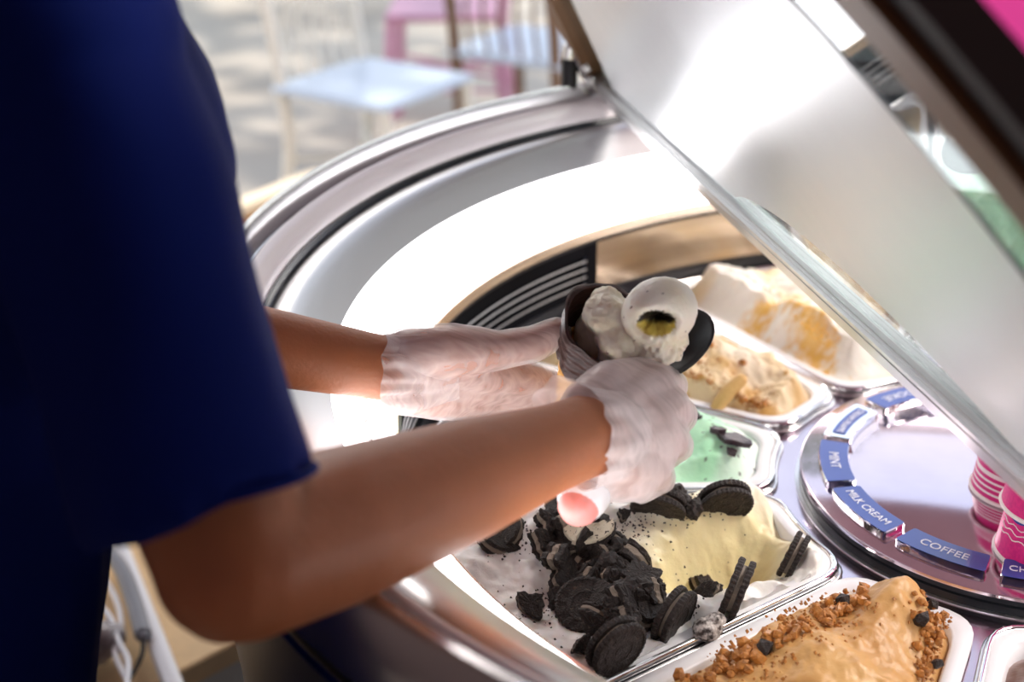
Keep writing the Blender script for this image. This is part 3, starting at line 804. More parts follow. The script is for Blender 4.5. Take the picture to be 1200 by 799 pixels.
# crumbs: caramel crumble on the coffee, each a thing
def chunk_mesh(seed, r):
    rr = random.Random(seed); bm = bmesh.new(); bmesh.ops.create_icosphere(bm, subdivisions=1, radius=r)
    for v in bm.verts: v.co = Vector((v.co.x*rr.uniform(.6, 1.25), v.co.y*rr.uniform(.6, 1.25), v.co.z*rr.uniform(.5, 1.1)))
    me = bpy.data.meshes.new('crumble_piece'); bm.to_mesh(me); bm.free(); return me
cm = [chunk_mesh(i, .0045) for i in range(6)]
for me in cm: me.materials.append(M_caramel)
cb = [chunk_mesh(i+20, .0045) for i in range(4)]
for me in cb: me.materials.append(M_cookie)
def crumb(me, loc, s_, name, lab, cat, grp):
    o = bpy.data.objects.new(name, me); COL.objects.link(o); o.location = loc; o.scale = (s_,)*3
    o.rotation_euler = (rnd.uniform(0, 6), rnd.uniform(0, 6), rnd.uniform(0, 6)); tag(o, lab, cat, grp)
    return o
seen = []
def band(pts, width, n, key):
    for _ in range(n):
        k = rnd.randrange(len(pts)-1); u_ = rnd.random()
        x = pts[k][0]+(pts[k+1][0]-pts[k][0])*u_+rnd.gauss(0, width); y = pts[k][1]+(pts[k+1][1]-pts[k][1])*u_+rnd.gauss(0, width)
        p = hit(key, x, y, rnd.uniform(.0, .004)); r = math.hypot(p.x, p.y); a = math.degrees(math.atan2(p.y, p.x)) % 360
        hf, (r0, r1, A0, A1) = SURF[key]
        if r < r0+.006 or (a-math.degrees(A0))*R(1)*r < .020 or (math.degrees(A1)-a)*R(1)*r < .020: continue
        yield p
for p in band([(1010, 700), (960, 720), (900, 752), (850, 782), (800, 806)], 8, 120, 'coffee'):
    crumb(cm[rnd.randrange(6)], p, rnd.uniform(.55, 1.25), 'crumble_piece', 'amber caramel crumble piece along the left side of the coffee tub', 'crumble', 'caramel crumble along the left of the coffee ice cream')
for p in band([(1085, 700), (1098, 735), (1112, 765), (1095, 799)], 11, 90, 'coffee'):
    crumb(cm[rnd.randrange(6)], p, rnd.uniform(.4, 1.0), 'crumble_piece', 'amber caramel crumble piece along the right side of the coffee tub', 'crumble', 'caramel crumble along the right of the coffee ice cream')
for (x, y, s_, lab) in ((988, 705, 1.5, 'dark chocolate lump at the far left corner of the coffee ice cream'), (1078, 725, 1.6, 'dark chocolate lump on the crest of the coffee ice cream'),
                        (1092, 708, 1.3, 'dark chocolate lump at the far right corner of the coffee ice cream'), (895, 760, 1.9, 'long dark chocolate lump in the caramel band of the coffee tub'), (1098, 778, 1.1, 'dark chocolate lump low in the right crumble of the coffee tub')):
    crumb(cb[rnd.randrange(4)], hit('coffee', x, y, .003), s_, 'chocolate_lump', lab, 'chocolate', None)
for p in band([(905, 475), (880, 492), (862, 470), (835, 462), (810, 470)], 7, 60, 'cookie'):
    crumb(cm[rnd.randrange(6)], p, rnd.uniform(.4, .95), 'crumble_piece', 'golden biscuit crumble piece on the tan biscuit ice cream', 'crumble', 'golden crumble on the biscuit ice cream')
for (x, y, lab) in ((833, 403, 'amber caramel bit on the far part of the biscuit ice cream'), (871, 424, 'small amber caramel bit in the middle of the biscuit ice cream')):
    crumb(cm[2], hit('cookie', x, y, .002), 1.1, 'crumble_piece', lab, 'crumble', None)
# fine crumbs: uncountable
def stuff_crumbs(name, key, regions, n, m, size, lab):
    vs = []; fs = []; rr = random.Random(len(name))
    for _ in range(n):
        x0, y0, sx_, sy_ = regions[rr.randrange(len(regions))]
        p = hit(key, rr.gauss(x0, sx_), rr.gauss(y0, sy_), 0)
        hf, (r0, r1, A0, A1) = SURF[key]; r = math.hypot(p.x, p.y); a = math.atan2(p.y, p.x) % (2*PI)
        if not (r0+.012 < r < r1-.005 and (a-A0)*r > .018 and (A1-a)*r > .018): continue
        s_ = size*rr.uniform(.4, 1.3); o = len(vs)
        for d in ((1, 0, 0), (-.9, .2, 0), (0, 1, .1), (.1, -1, 0), (0, 0, 1), (0, .1, -1)): vs.append(p+Vector(d)*s_*rr.uniform(.6, 1.2))
        fs += [(o+a_, o+b_, o+c_) for a_, b_, c_ in ((0, 2, 4), (2, 1, 4), (1, 3, 4), (3, 0, 4), (2, 0, 5), (1, 2, 5), (3, 1, 5), (0, 3, 5))]
    tag(pyd(name, vs, fs, m), lab, 'crumbs', kind='stuff')
stuff_crumbs('cookie_crumbs', 'oreo', [(700, 680, 50, 45), (780, 700, 40, 25), (740, 770, 30, 12), (800, 595, 25, 10), (600, 630, 20, 12), (640, 715, 20, 14), (830, 720, 25, 12), (740, 620, 20, 14)], 900, M_cookie, .0013, 'fine black cookie crumbs scattered over the white cream')
stuff_crumbs('caramel_crumbs', 'coffee', [(960, 722, 35, 16), (870, 770, 30, 14), (1100, 740, 14, 30), (1105, 780, 14, 14)], 900, M_caramel, .0018, 'fine amber caramel crumbs around the coffee ice cream')
stuff_crumbs('biscuit_crumbs', 'cookie', [(890, 480, 14, 10), (850, 470, 25, 14), (815, 440, 15, 20)], 500, M_caramel, .0016, 'fine golden biscuit crumbs on the tan ice cream')
M_gold = mat('gold_powder', (.74, .42, .07), .7, var=.3, vscale=300)
stuff_crumbs('biscuit_powder', 'big', [(950, 430, 14, 20), (930, 385, 22, 10), (870, 350, 22, 8)], 1500, M_gold, .0012, 'golden biscuit powder dusted over the tall cream')
# crumbly snowball of cream in front
p = hit('oreo', 829, 737, .006)
B = Blob(); B.ell(p, (RT, UP, VIEW), (.011, .009, .009)); B.ell(p+RT*.006+UP*.006, (RT, UP, VIEW), (.007, .006, .007))
o = B.build('cream_lump', .0012, mat('crumb_cream', (.75, .70, .66), .7, col2=(.06, .045, .04), vscale=240, bump=.8, bscale=300), None, 2, lambda c, n: .0012*noise.noise(c*400))
tag(o, 'rough cream lump speckled with crumbs by the tub edge', 'cream lump')

# ================================================================== label plates and cups
LAB = [(137.5, 'COOKIE', 'blue COOKIE plate partly under the hinge rail'), (166.4, 'CREAM FRAPPE', 'pale glare-washed blue plate between the MINT and COOKIE plates'),
       (194.9, 'MINT', 'blue MINT plate at the left of the disc'), (223.7, 'MILK CREAM', 'blue MILK CREAM plate pointing at the cream tub'), (252.4, 'COFFEE', 'blue COFFEE plate in front of the pink cups'), (281.2, 'CHOCOLATE', 'dark blue CHOCOLATE plate, only CH in view')]
for az, txt, lab in LAB:
    root = empty('flavour_plate', pol(.1545, R(az), Z0)); tag(root, 'clear acrylic '+lab, 'label plate')
    root.rotation_euler = (0, 0, R(az)+PI/2)
    def lp(r, da, zz):       # into the plate's own frame
        q = pol(r, R(az)+da, 0)-pol(.1545, R(az), 0); c, s = math.cos(-(R(az)+PI/2)), math.sin(-(R(az)+PI/2))
        return Vector((q.x*c-q.y*s, q.x*s+q.y*c, zz))
    def plate(name, r0, r1, A, z0, z1, m, cr_=.003):
        pts = []
        n = 10
        for i in range(n+1): pts.append((r0, -A+2*A*i/n))
        for i in range(n+1): pts.append((r1, A-2*A*i/n))
        # soften corners
        loopA = [lp(r, a, 0) for r, a in pts]
        L2 = []
        for k in (0, n, n+1, 2*n+1): pass
        for k, v in enumerate(loopA):
            if k in (0, n, n+1, 2*n+1):
                pv_, nx = loopA[k-1], loopA[(k+1) % len(loopA)]
                da_ = (pv_-v).normalized()*min(cr_, (pv_-v).length*.45); db_ = (nx-v).normalized()*min(cr_, (nx-v).length*.45)
                for u_ in (0, .33, .67, 1): L2.append((v+da_)*(1-u_)**2+v*2*u_*(1-u_)+(v+db_)*u_*u_)
            else: L2.append(v)
        n2 = len(L2); cen = sum(L2, Vector())/n2
        rows = [(z0, 0), (z1-.0008, 0), (z1, .0008)] if z1-z0 > .002 else [(z0, 0), (z1, 0)]
        vs = []
        for zz, ins in rows:
            for v in L2: d_ = (cen-v).normalized(); vs.append(Vector((v.x+d_.x*ins, v.y+d_.y*ins, zz)))
        fs = [tuple(range(n2))[::-1], tuple((len(rows)-1)*n2+i for i in range(n2))]
        for q in range(len(rows)-1):
            for i in range(n2): fs.append((q*n2+i, q*n2+(i+1) % n2, (q+1)*n2+(i+1) % n2, (q+1)*n2+i))
        return pyd(name, vs, fs, m, root)
    A = R(12.6)
    plate('acrylic_block', .1420, .1668, A, .0003, .0068, M_acryl)
    nar = az == 166.4
    plate('print', .1425 if not nar else .1490, .1663 if not nar else .1605, A*.985 if not nar else A*.8, .0071, .0074, M_lblue, .0025)
    tcv = bpy.data.curves.new('lettering', 'FONT'); tcv.body = txt; tcv.size = .0102 if not nar else .008; tcv.align_x = 'CENTER'; tcv.align_y = 'CENTER'; tcv.extrude = .0002
    if len(txt) > 8: tcv.size = .0088 if not nar else .0068
    to = bpy.data.objects.new('tmp', tcv); COL.objects.link(to)
    dg = bpy.context.evaluated_depsgraph_get(); dg.update(); me = bpy.data.meshes.new_from_object(to.evaluated_get(dg)); bpy.data.objects.remove(to)
    # bend the line of type along the ring
    for v in me.vertices:
        x, y = v.co.x*1.10, v.co.y*1.15; rr = .1545-y; aa = x/.1545
        q = lp(rr, aa, 0); v.co = Vector((q.x, q.y, .0076+v.co.z))
    me.materials.clear(); me.materials.append(M_lwhite); me.name = 'lettering'
    link('lettering', me, None, root)
# paper cups stacked mouth down
mc = bpy.data.materials.new('cup_print'); mc.use_nodes = True
t = mc.node_tree; b = t.nodes['Principled BSDF']; b.inputs['Roughness'].default_value = .4
tcn = t.nodes.new('ShaderNodeTexCoord'); sp = t.nodes.new('ShaderNodeSeparateXYZ'); t.links.new(tcn.outputs['Object'], sp.inputs[0])
rp = t.nodes.new('ShaderNodeValToRGB'); rp.color_ramp.interpolation = 'CONSTANT'
mr = t.nodes.new('ShaderNodeMapRange'); mr.inputs['From Max'].default_value = .062; t.links.new(sp.outputs['Z'], mr.inputs[0]); t.links.new(mr.outputs[0], rp.inputs[0])
W_, P_ = (.85, .80, .80, 1), (.62, .012, .20, 1)
els = [(0, W_), (.06, P_), (.12, W_), (.15, P_), (.20, W_), (.23, P_), (.28, W_), (.31, P_), (.36, W_), (.42, P_), (.93, W_)]
rp.color_ramp.elements[0].position = 0; rp.color_ramp.elements[0].color = W_; rp.color_ramp.elements[1].position = .06; rp.color_ramp.elements[1].color = P_
for q, c in els[2:]: e = rp.color_ramp.elements.new(q); e.color = c
t.links.new(rp.outputs[0], b.inputs['Base Color'])
mc2 = mat('cup_print_pink', (.72, .02, .22), .4, col2=(.62, .012, .20), vscale=400)
M_paper = mat('cup_paper', (.86, .82, .80), .5); M_oval = mat('cup_oval', (.02, .05, .30), .4)
def cup(loc, m, lab, inner=False):
    root = empty('paper_cup', loc); tag(root, lab, 'paper cup', 'pink paper cups stacked upside down on the disc')
    h, rm, rb = .064, .037, .030
    revolve('cup_wall', [(rm, .003), (rb, h), (rb-.0006, h), (rm-.0006, .003)], m, root, n=56)
    revolve('mouth_rim', [(rm+.0018*math.cos(a), .0022+.0018*math.sin(a)) for a in [i*PI/4 for i in range(8)]], M_paper, root, n=56)
    revolve('cup_base', [(0, h-.006), (rb-.001, h-.006), (rb-.001, h+.0008), (rb+.0004, h+.0008), (rb+.0004, h-.002), (rb-.0006, h-.008), (0, h-.008)], M_paper, root, n=56)
    if m is mc2:
        # oval emblem and wavy white lines on the side that faces the server
        a_c = math.atan2(CAM.y-loc[1], CAM.x-loc[0])-.72
        def onwall(aa, zz, k=.0004): r = rm+(rb-rm)*(zz-.003)/(h-.003)+k; return Vector((r*math.cos(aa), r*math.sin(aa), zz))
        vs = [onwall(a_c, .040)]+[onwall(a_c+.28*math.cos(q*PI/10), .040+.0045*math.sin(q*PI/10)) for q in range(20)]
        pyd('emblem', vs, [(0, 1+q, 1+(q+1) % 20) for q in range(20)], M_oval, root)
        for k, z_ in enumerate((.0475, .032, .027, .022)):
            tube('printed_line', [onwall(a_c-.5+q*.08, z_+.0012*math.sin(q*1.3+k), .0002) for q in range(13)], .00045, M_paper, root, seg=5)
    return root
ca = onz(1224, 648, Z0); cbk = onz(1192, 574, Z0)
cup((ca.x, ca.y, Z0), mc2, 'pink paper cup standing mouth down behind the COFFEE plate, lowest of the front stack')
cup((ca.x, ca.y, Z0+.040), mc2, 'pink paper cup on top of the front stack, blue oval emblem')
cup((cbk.x, cbk.y, Z0), mc, 'magenta striped paper cup mouth down at the back, lowest of its stack')
cup((cbk.x, cbk.y, Z0+.040), mc, 'magenta paper cup on top of the back stack under the rail')

# ================================================================== scoop, cone
def ax3(d, hint):
    d = d.normalized(); u_ = (hint-d*hint.dot(d)).normalized(); return u_, d.cross(u_), d
co = atd(716, 388, .985); ct = atd(652, 505, 1.055)
cone = empty('waffle_cone', ct); tag(cone, 'waffle cone with dark chocolate dipped top, held in the left hand', 'ice cream cone')
cdv = (co-ct).normalized(); CL = (co-ct).length
cu, cv, _ = ax3(cdv, UP)
def cone_shell(name, t0, t1, m, off_, ridge_, top):
    vs = []; fs = []; n = 64; K = 40
    for i in range(K+1):
        tt = t0+(t1-t0)*i/K
        for k in range(n):
            a = 2*PI*k/n
            ext = 0
            if top: ext = (.010*max(0, math.cos(a-.2))+.0025*noise.noise(Vector((math.cos(a)*3, math.sin(a)*3, 1))))*(i/K)**3
            if name == 'chocolate_coat': ext += (1-i/K)**4*.004*noise.noise(Vector((math.cos(a)*4, math.sin(a)*4, 7)))
            r = .0345*(tt**.9)+off_+ridge_*math.sin(tt*75+2.0*math.cos(a)+1.5*noise.noise(Vector((a, tt*4, 0))))+(.0010*math.sin(6*a+tt*4) if top else 0)
            vs.append(cdv*(CL*tt+ext)+cu*(r*math.cos(a))+cv*(r*math.sin(a)))
    inner0 = len(vs)
    for i in range(K, -1, -1):
        tt = t0+(t1-t0)*i/K
        for k in range(n):
            a = 2*PI*k/n; ext = (.010*max(0, math.cos(a-.2)))*(i/K)**3 if top else 0
            r = max(.0345*(tt**.9)+off_-.003, .0008)
            vs.append(cdv*(CL*tt+ext)+cu*(r*math.cos(a))+cv*(r*math.sin(a)))
    R_ = 2*(K+1)
    for i in range(R_):
        j = (i+1) % R_
        for k in range(n): fs.append((i*n+k, i*n+(k+1) % n, j*n+(k+1) % n, j*n+k))
    o = pyd(name, vs, fs, m, cone, True)
    bm = bmesh.new(); bm.from_mesh(o.data); bmesh.ops.recalc_face_normals(bm, faces=bm.faces); bm.to_mesh(o.data); bm.free()
cone_shell('waffle', .02, .80, M_waffle, 0, .0006, False)
cone_shell('chocolate_coat', .67, 1.0, M_choc, .0018, .0007, True)
def paint(o, f):
    at = o.data.color_attributes.new('Col', 'FLOAT_COLOR', 'POINT')
    at.data.foreach_set('color', [x for v in o.data.vertices for x in (*f(v.co, v.normal), 1.0)])
M_ice2 = mat('ice_cream_attr', (.8, .8, .8), 0.36, attr=True, sss=.15, bump=.5, bscale=260)
B = Blob()
B.ell(atd(716, 372, .978), ax3(cdv, UP), (.018, .021, .014)); B.ell(atd(727, 397, .974), ax3(cdv, UP), (.020, .019, .014))
B.ell(atd(728, 415, .978), ax3(cdv, UP), (.012, .017, .016)); B.ell(atd(712, 351, .984), (RT, UP, VIEW), (.011, .010, .008)); B.ell(atd(706, 392, 1.0), ax3(cdv, UP), (.02, .02, .02))
o = B.build('vanilla_scoop', .0013, M_ice2, None, 5, lambda c, n: .0022*noise.noise(c*90)+.0008*noise.noise(c*300))
paint(o, lambda c, n: mixc((.88, .79, .58), (.90, .85, .72), .5+noise.noise(c*60)) if noise.noise(c*330) < .70 else (.10, .06, .04))
tag(o, 'smooth vanilla ice cream pressed inside the chocolate-rimmed cone', 'ice cream')
# spade: bowl, neck, handle with pink end
sp_ = empty('ice_cream_spade', atd(783, 404, .99)); tag(sp_, 'black ice cream spade with a pink handle end gripped in the right fist', 'spade')
so = Vector(sp_.location)
al = (atd(834, 372, .985)-atd(736, 436, .99)).normalized()
nb = cdir(-.45, .55, .72); nb = (nb-al*nb.dot(al)).normalized(); aw = nb.cross(al)
vs = []; fs = []; NR, NA = 10, 40
for sgn in (1, -1):
    for i in range(NR+1):
        q = i/NR
        for k in range(NA):
            a = 2*PI*k/NA
            d_ = -.011*(1-q*q)-(.0016 if sgn < 0 else 0)
            vs.append(al*(.0345*q*math.cos(a))+aw*(.0265*q*math.sin(a))+nb*d_)
blk = (NR+1)*NA
for s_ in (0, 1):
    for i in range(NR):
        for k in range(NA):
            f = (s_*blk+i*NA+k, s_*blk+(i+1)*NA+k, s_*blk+(i+1)*NA+(k+1) % NA, s_*blk+i*NA+(k+1) % NA); fs.append(f if s_ == 0 else f[::-1])
for k in range(NA): fs.append((NR*NA+k, blk+NR*NA+k, blk+NR*NA+(k+1) % NA, NR*NA+(k+1) % NA))
pyd('bowl', vs, fs, mat('black_nylon', (.018, .017, .018), .38, bump=.1, bscale=200), sp_, True)
h0 = atd(748, 436, .995); h1 = atd(735, 465, .985); h2 = atd(693, 560, .930); h3 = atd(679, 591, .915)
tube('handle', [h0-so, h1-so, h2-so], [.007, .0095, .0105], M_black, sp_, seg=16)
tube('handle_collar', [h2-so, (h2*.35+h3*.65)-so], [.0165, .0172], M_white, sp_, seg=20)
tube('handle_cap', [(h2*.45+h3*.55)-so, h3-so], [.0168, .0140], mat('salmon_pink_plastic', (.86, .33, .30), .35, sss=.3), sp_, seg=24)
# the egg-like scoop of cream with a hole
ec = atd(773, 366, .962)
B = Blob(); B.ell(ec, (cdir(.85, .5, 0), cdir(-.5, .85, 0), VIEW), (.0262, .0235, .0225)); B.ell(atd(760, 352, .972), (RT, UP, VIEW), (.012, .010, .012))
for x, y, r in ((748, 405, .008), (760, 414, .009), (775, 416, .009), (786, 408, .009), (770, 404, .013), (790, 398, .010)): B.ell(atd(x, y, .968), (RT, UP, VIEW), (r, r, r))
hc = atd(771, 379, .938)
def hole(c): 
    d = c-hc; x_ = d.dot(RT)/.0125; y_ = d.dot(UP)/.0085; z_ = d.dot(VIEW)
    return math.exp(-(x_*x_+y_*y_)**2) if z_ > -.012 else 0
def edisp(c, n):
    lowr = max(0, min(1, (atd(770, 392, .96)-c).dot(UP)/.006))
    return .0007*noise.noise(c*60)+lowr*.0022*noise.noise(c*330)-.021*hole(c+RT*.002*noise.noise(c*200)+UP*.002*noise.noise(c*230))*max(0, n.dot(VIEW))
o = B.build('cream_scoop', .0012, M_ice2, None, 4, edisp)
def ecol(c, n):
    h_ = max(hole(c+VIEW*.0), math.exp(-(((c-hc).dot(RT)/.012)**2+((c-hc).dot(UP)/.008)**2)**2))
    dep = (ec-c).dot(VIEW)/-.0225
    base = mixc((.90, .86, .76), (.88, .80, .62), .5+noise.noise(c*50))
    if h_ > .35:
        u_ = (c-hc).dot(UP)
        return mixc((.66, .50, .09), (.02, .015, .01), (u_+.0005)/.003+noise.noise(c*200)*.8)  # shade in the hole's upper void painted as near-black colour
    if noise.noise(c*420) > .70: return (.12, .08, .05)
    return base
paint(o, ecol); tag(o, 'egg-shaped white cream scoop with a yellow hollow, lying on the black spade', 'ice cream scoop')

# ================================================================== person
ER = atd(275, 660, .68); WR = atd(683, 512, .905)
SR = atd(52, 30, .665)
lf = Vector((-.9, .43, 0)).normalized(); ff = Vector((.43, .9, 0)).normalized(); zz_ = Vector((0, 0, 1))
CC = SR+lf*.18; CC.z = 1.33; SL = SR+lf*.34; SL.z = 1.36
WL = atd(447, 431, 1.03); EL = Vector((-.63, -.42, 1.15))
HIP = CC-ff*.10; HIP.z = .92
HIP += lf*.072
person = empty('person', (HIP.x, HIP.y, 0)); PO = Vector(person.location)
tag(person, 'person in a blue short-sleeved uniform and clear gloves, filling a cone over the display case', 'person')
def shift(o):
    o.data.transform(Matrix.Translation(-PO)); o.parent = person; return o
def hand_R(B, g):
    w_ = WR; pal = [(662, 497), (672, 505), (680, 520), (684, 535)]
    K = [(768, 452, .952, .0135), (783, 478, .948, .0135), (782, 512, .940, .0130), (764, 546, .930, .0120)]
    for (px_, py_), k in zip([(700, 490), (703, 503), (702, 518), (700, 532)], K):
        B.limb([atd(px_, py_, .915), atd((px_+k[0])/2, (py_+k[1])/2, (.915+k[2])/2-.004), atd(*k[:3])], [.017+g, .0155+g, k[3]+g])
    # fingers curl round the handle, away from the viewer
    J = [((786, 452, .985), (776, 470, 1.005), (748, 474, 1.000)), ((797, 486, .982), (782, 508, 1.000), (748, 504, .992)), ((793, 522, .972), (772, 540, .988), (740, 532, .980)), ((774, 560, .958), (750, 574, .970), (724, 562, .965))]
    for k, (a_, b_, c_), r in zip(K, J, (.0100, .0102, .0098, .0088)):
        B.limb([atd(*k[:3]), atd(*a_), atd(*b_), atd(*c_)], [k[3]-.001+g, r+g, r-.0006+g, r-.0016+g])
    B.limb([atd(690, 478, .918), atd(718, 450, .935), atd(750, 440, .955), atd(778, 446, .972)], [.017+g, .0145+g, .0105+g, .0090+g])
    B.limb([atd(688, 535, .922), atd(720, 556, .930), atd(745, 560, .93)], [.0165+g, .017+g, .014+g])
    B.ell(atd(728, 512, .93), (cdir(1, -.1, 0), cdir(.1, 1, 0), VIEW), (.037+g, .034+g, .018+g))
def hand_L(B, g):
    ks = [(578, 436, 1.035, .0135), (584, 450, 1.052, .0135), (580, 463, 1.066, .0128), (570, 472, 1.078, .0118)]
    for (px_, py_), k in zip([(470, 420), (470, 432), (470, 443), (472, 451)], ks):
        B.limb([atd(px_, py_, 1.035), atd((px_+k[0])/2, (py_+k[1])/2, (1.035+k[2])/2-.004), atd(*k[:3])], [.0195+g, .0175+g, k[3]+g])
    J = [((628, 445, 1.045), (664, 452, 1.075), (700, 430, 1.070)), ((632, 462, 1.060), (668, 470, 1.088), (704, 452, 1.085)), ((626, 478, 1.068), (662, 486, 1.092), (694, 472, 1.090)), ((612, 484, 1.080), (644, 496, 1.094), (672, 490, 1.092))]
    for k, (a_, b_, c_), r in zip(ks, J, (.0102, .0103, .0098, .0088)):
        B.limb([atd(*k[:3]), atd(*a_), atd(*b_), atd(*c_)], [k[3]-.001+g, r+g, r-.0006+g, r-.0018+g])
    B.limb([atd(478, 418, 1.03), atd(535, 410, 1.015), atd(588, 410, 1.010), atd(628, 402, 1.010), atd(652, 390, 1.008)], [.0200+g, .0170+g, .0118+g, .0108+g, .0092+g])
B = Blob()
B.limb([SR, SR.lerp(ER, .5), ER.lerp(SR, .12), ER], [.044, .041, .0395, .0375])
B.limb([ER, ER.lerp(WR, .22), ER.lerp(WR, .6), WR.lerp(ER, .12), WR], [.0385, .0405, .0345, .0270, .0262], 20)
B.limb([WR, atd(705, 510, .915)], [.0262, .022])
hand_R(B, 0)
B.limb([SL, SL.lerp(EL, .5), EL], [.050, .045, .038])
B.limb([EL, EL.lerp(WL, .3), EL.lerp(WL, .55), WL], [.037, .036, .0290, .0232], 20)
B.limb([WL, atd(475, 432, 1.035)], [.0232, .022])
hand_L(B, 0)
# trunk, neck, head and legs
B.limb([SR-zz_*.010, CC+zz_*.030, SL-zz_*.010], [.043, .060, .043])
WA = CC-ff*.05+lf*.045; WA.z = 1.09
for sx_ in (-1, 1):
    B.limb([CC+lf*.07*sx_-zz_*.0, WA+lf*.05*sx_, HIP+lf*.06*sx_], [.092, .088, .105])
    hipj = HIP+lf*.085*sx_-zz_*.03; kn = hipj-zz_*.41+ff*.02; an = hipj-ff*.01; an.z = .09
    B.limb([hipj, kn, an], [.088, .055, .038]); B.limb([an-zz_*.035, an+ff*.16-zz_*.05], [.038, .030])
HD = CC+ff*.055; HD.z = 1.60
B.limb([CC+zz_*.06, CC+ff*.03+zz_*.17], [.058, .052])
B.ell(HD, (lf, ff, zz_), (.076, .094, .112)); B.ell(HD+ff*.03-zz_*.06, (lf, ff, zz_), (.055, .06, .05))
B.limb([HD+ff*.088+zz_*.012, HD+ff*.105-zz_*.022], [.009, .013])
for sx_ in (-1, 1):
    B.ell(HD+lf*.076*sx_-zz_*.005, (ff, lf, zz_), (.018, .008, .030)); B.limb([HD+ff*.086+lf*.03*sx_+zz_*.022, HD+ff*.088+lf*.018*sx_+zz_*.024], [.007, .006])
B.limb([HD+ff*.086+lf*.022-zz_*.052, HD+ff*.090-zz_*.052, HD+ff*.086-lf*.022-zz_*.052], [.006, .0075, .006])
body = shift(B.build('body', .0032, M_skin, None, 6)); body.data.materials.append(M_skin)
tag(body, 'tanned bare forearms, hands and neck')
# hair and eyes
B = Blob(); B.ell(HD-ff*.012+zz_*.02, (lf, ff, zz_), (.083, .096, .108)); B.limb([HD-ff*.09, HD-ff*.10-zz_*.10], [.045, .02])
shift(B.build('hair', .006, mat('dark_brown_hair', (.03, .018, .012), .5, bump=.8, bscale=200, stretch=(1, 1, .2)), None, 3))
hair = bpy.data.objects['hair']
# keep the face free
for v in hair.data.vertices:
    c = v.co+PO-HD
    if c.dot(ff) > .045 and c.z < .06: v.co = v.co-ff*(c.dot(ff)-.045)
M_eye = mat('eye_white', (.85, .85, .85), .2); M_iris = mat('iris', (.06, .03, .015), .2)
for sx_ in (-1, 1):
    e_ = HD+ff*.083+lf*.031*sx_+zz_*.008-PO
    for nm, rr, mm, k in (('eye', .0115, M_eye, 0), ('iris', .0055, M_iris, .0075)):
        bm = bmesh.new(); bmesh.ops.create_uvsphere(bm, u_segments=16, v_segments=10, radius=rr); bmesh.ops.translate(bm, vec=e_+ff*k, verts=bm.verts); bmobj(nm, bm, mm, person, True)
# tunic
HEM = atd(238, 590, .66)
fa = (HEM-SR).normalized()
def folds(c, n):
    return .0045+folds_(c, n)
def folds_(c, n):
    p = c-SR; along = p.dot(fa); q = p-fa*along
    v = .0050*math.sin(55*q.dot(RT)+9*along+3*noise.noise(c*9))*max(0, min(1, (along+.05)/.1))*.5+.0055*noise.noise(Vector((q.x*22, q.y*22, q.z*22+along*3)))+.0030*noise.noise(c*16)
    b_ = atd(238, 205, .66)
    v += .007*math.exp(-((c-b_).length/.045)**2)
    return v
B = Blob()
B.ell(SR, (RT, UP, VIEW), (.056, .056, .056)); B.ell(SR-fa*.05, (RT, UP, VIEW), (.057, .057, .057)); B.ell(SR+lf*.04, (RT, UP, VIEW), (.068, .068, .068)); B.ell(SR+lf*.10+zz_*.01, (RT, UP, VIEW), (.078, .078, .078)); B.limb([SR-fa*.01+lf*.01, SR.lerp(HEM, .35), SR.lerp(HEM, .75), HEM], [.052, .0490, .0500, .0535], 28, flat=True)
hl = SL.lerp(EL, .72); B.limb([SL-lf*.01, hl], [.062, .056], 24, flat=True)
B.limb([SR+lf*.02-zz_*.005, CC+zz_*.062, SL-lf*.02-zz_*.005], [.060, .082, .060])
for sx_ in (-1, 1):
    for k_ in (0, 1):
        B.limb([CC+lf*.075*sx_+zz_*.01-ff*.02*k_, WA+lf*.06*sx_-ff*.02*k_, HIP+lf*.085*sx_, HIP+lf*.09*sx_-zz_*.14], [.120, .112, .125, .135], 24, flat=True)
B.ell(CC-zz_*.03+ff*.01, (lf, ff, zz_), (.215, .135, .15)); B.ell(SL, (lf, ff, zz_), (.072, .072, .068)); B.limb([CC, WA, HIP, HIP-zz_*.14], [.125, .12, .13, .14], 24, flat=True)
tun = shift(B.build('tunic', .0055, M_blue, None, 4, folds)); tag(tun, 'royal blue loose short-sleeved tunic')
# rolled hem of the near sleeve
hu, hv, _ = ax3(fa, RT)
hring = [HEM+fa*.001+hu*(.0530*math.cos(a)+0)+hv*(.0530*math.sin(a))+fa*.0015*math.sin(3*a) for a in [2*PI*i/60 for i in range(60)]]
shift(tube('sleeve_hem', hring, .0022, M_blue, None, seg=8, closed=True))
B = Blob()
for sx_ in (-1, 1):
    hipj = HIP+lf*.085*sx_-zz_*.03; kn = hipj-zz_*.41+ff*.02; an = hipj-ff*.01; an.z = .10
    B.limb([hipj, kn, an], [.100, .070, .060], 20, flat=True)
shift(B.build('trousers', .008, M_trouser, None, 4))
for sx_ in (-1, 1):
    an = HIP+lf*.085*sx_-ff*.01; an.z = .05
    B = Blob(); B.limb([an-ff*.02, an+ff*.08, an+ff*.17-zz_*.008], [.046, .045, .038], 16); o = B.build('shoe', .006, M_black, None, 3)
    for v in o.data.vertices: v.co.z = max(v.co.z, .002)
    shift(o)
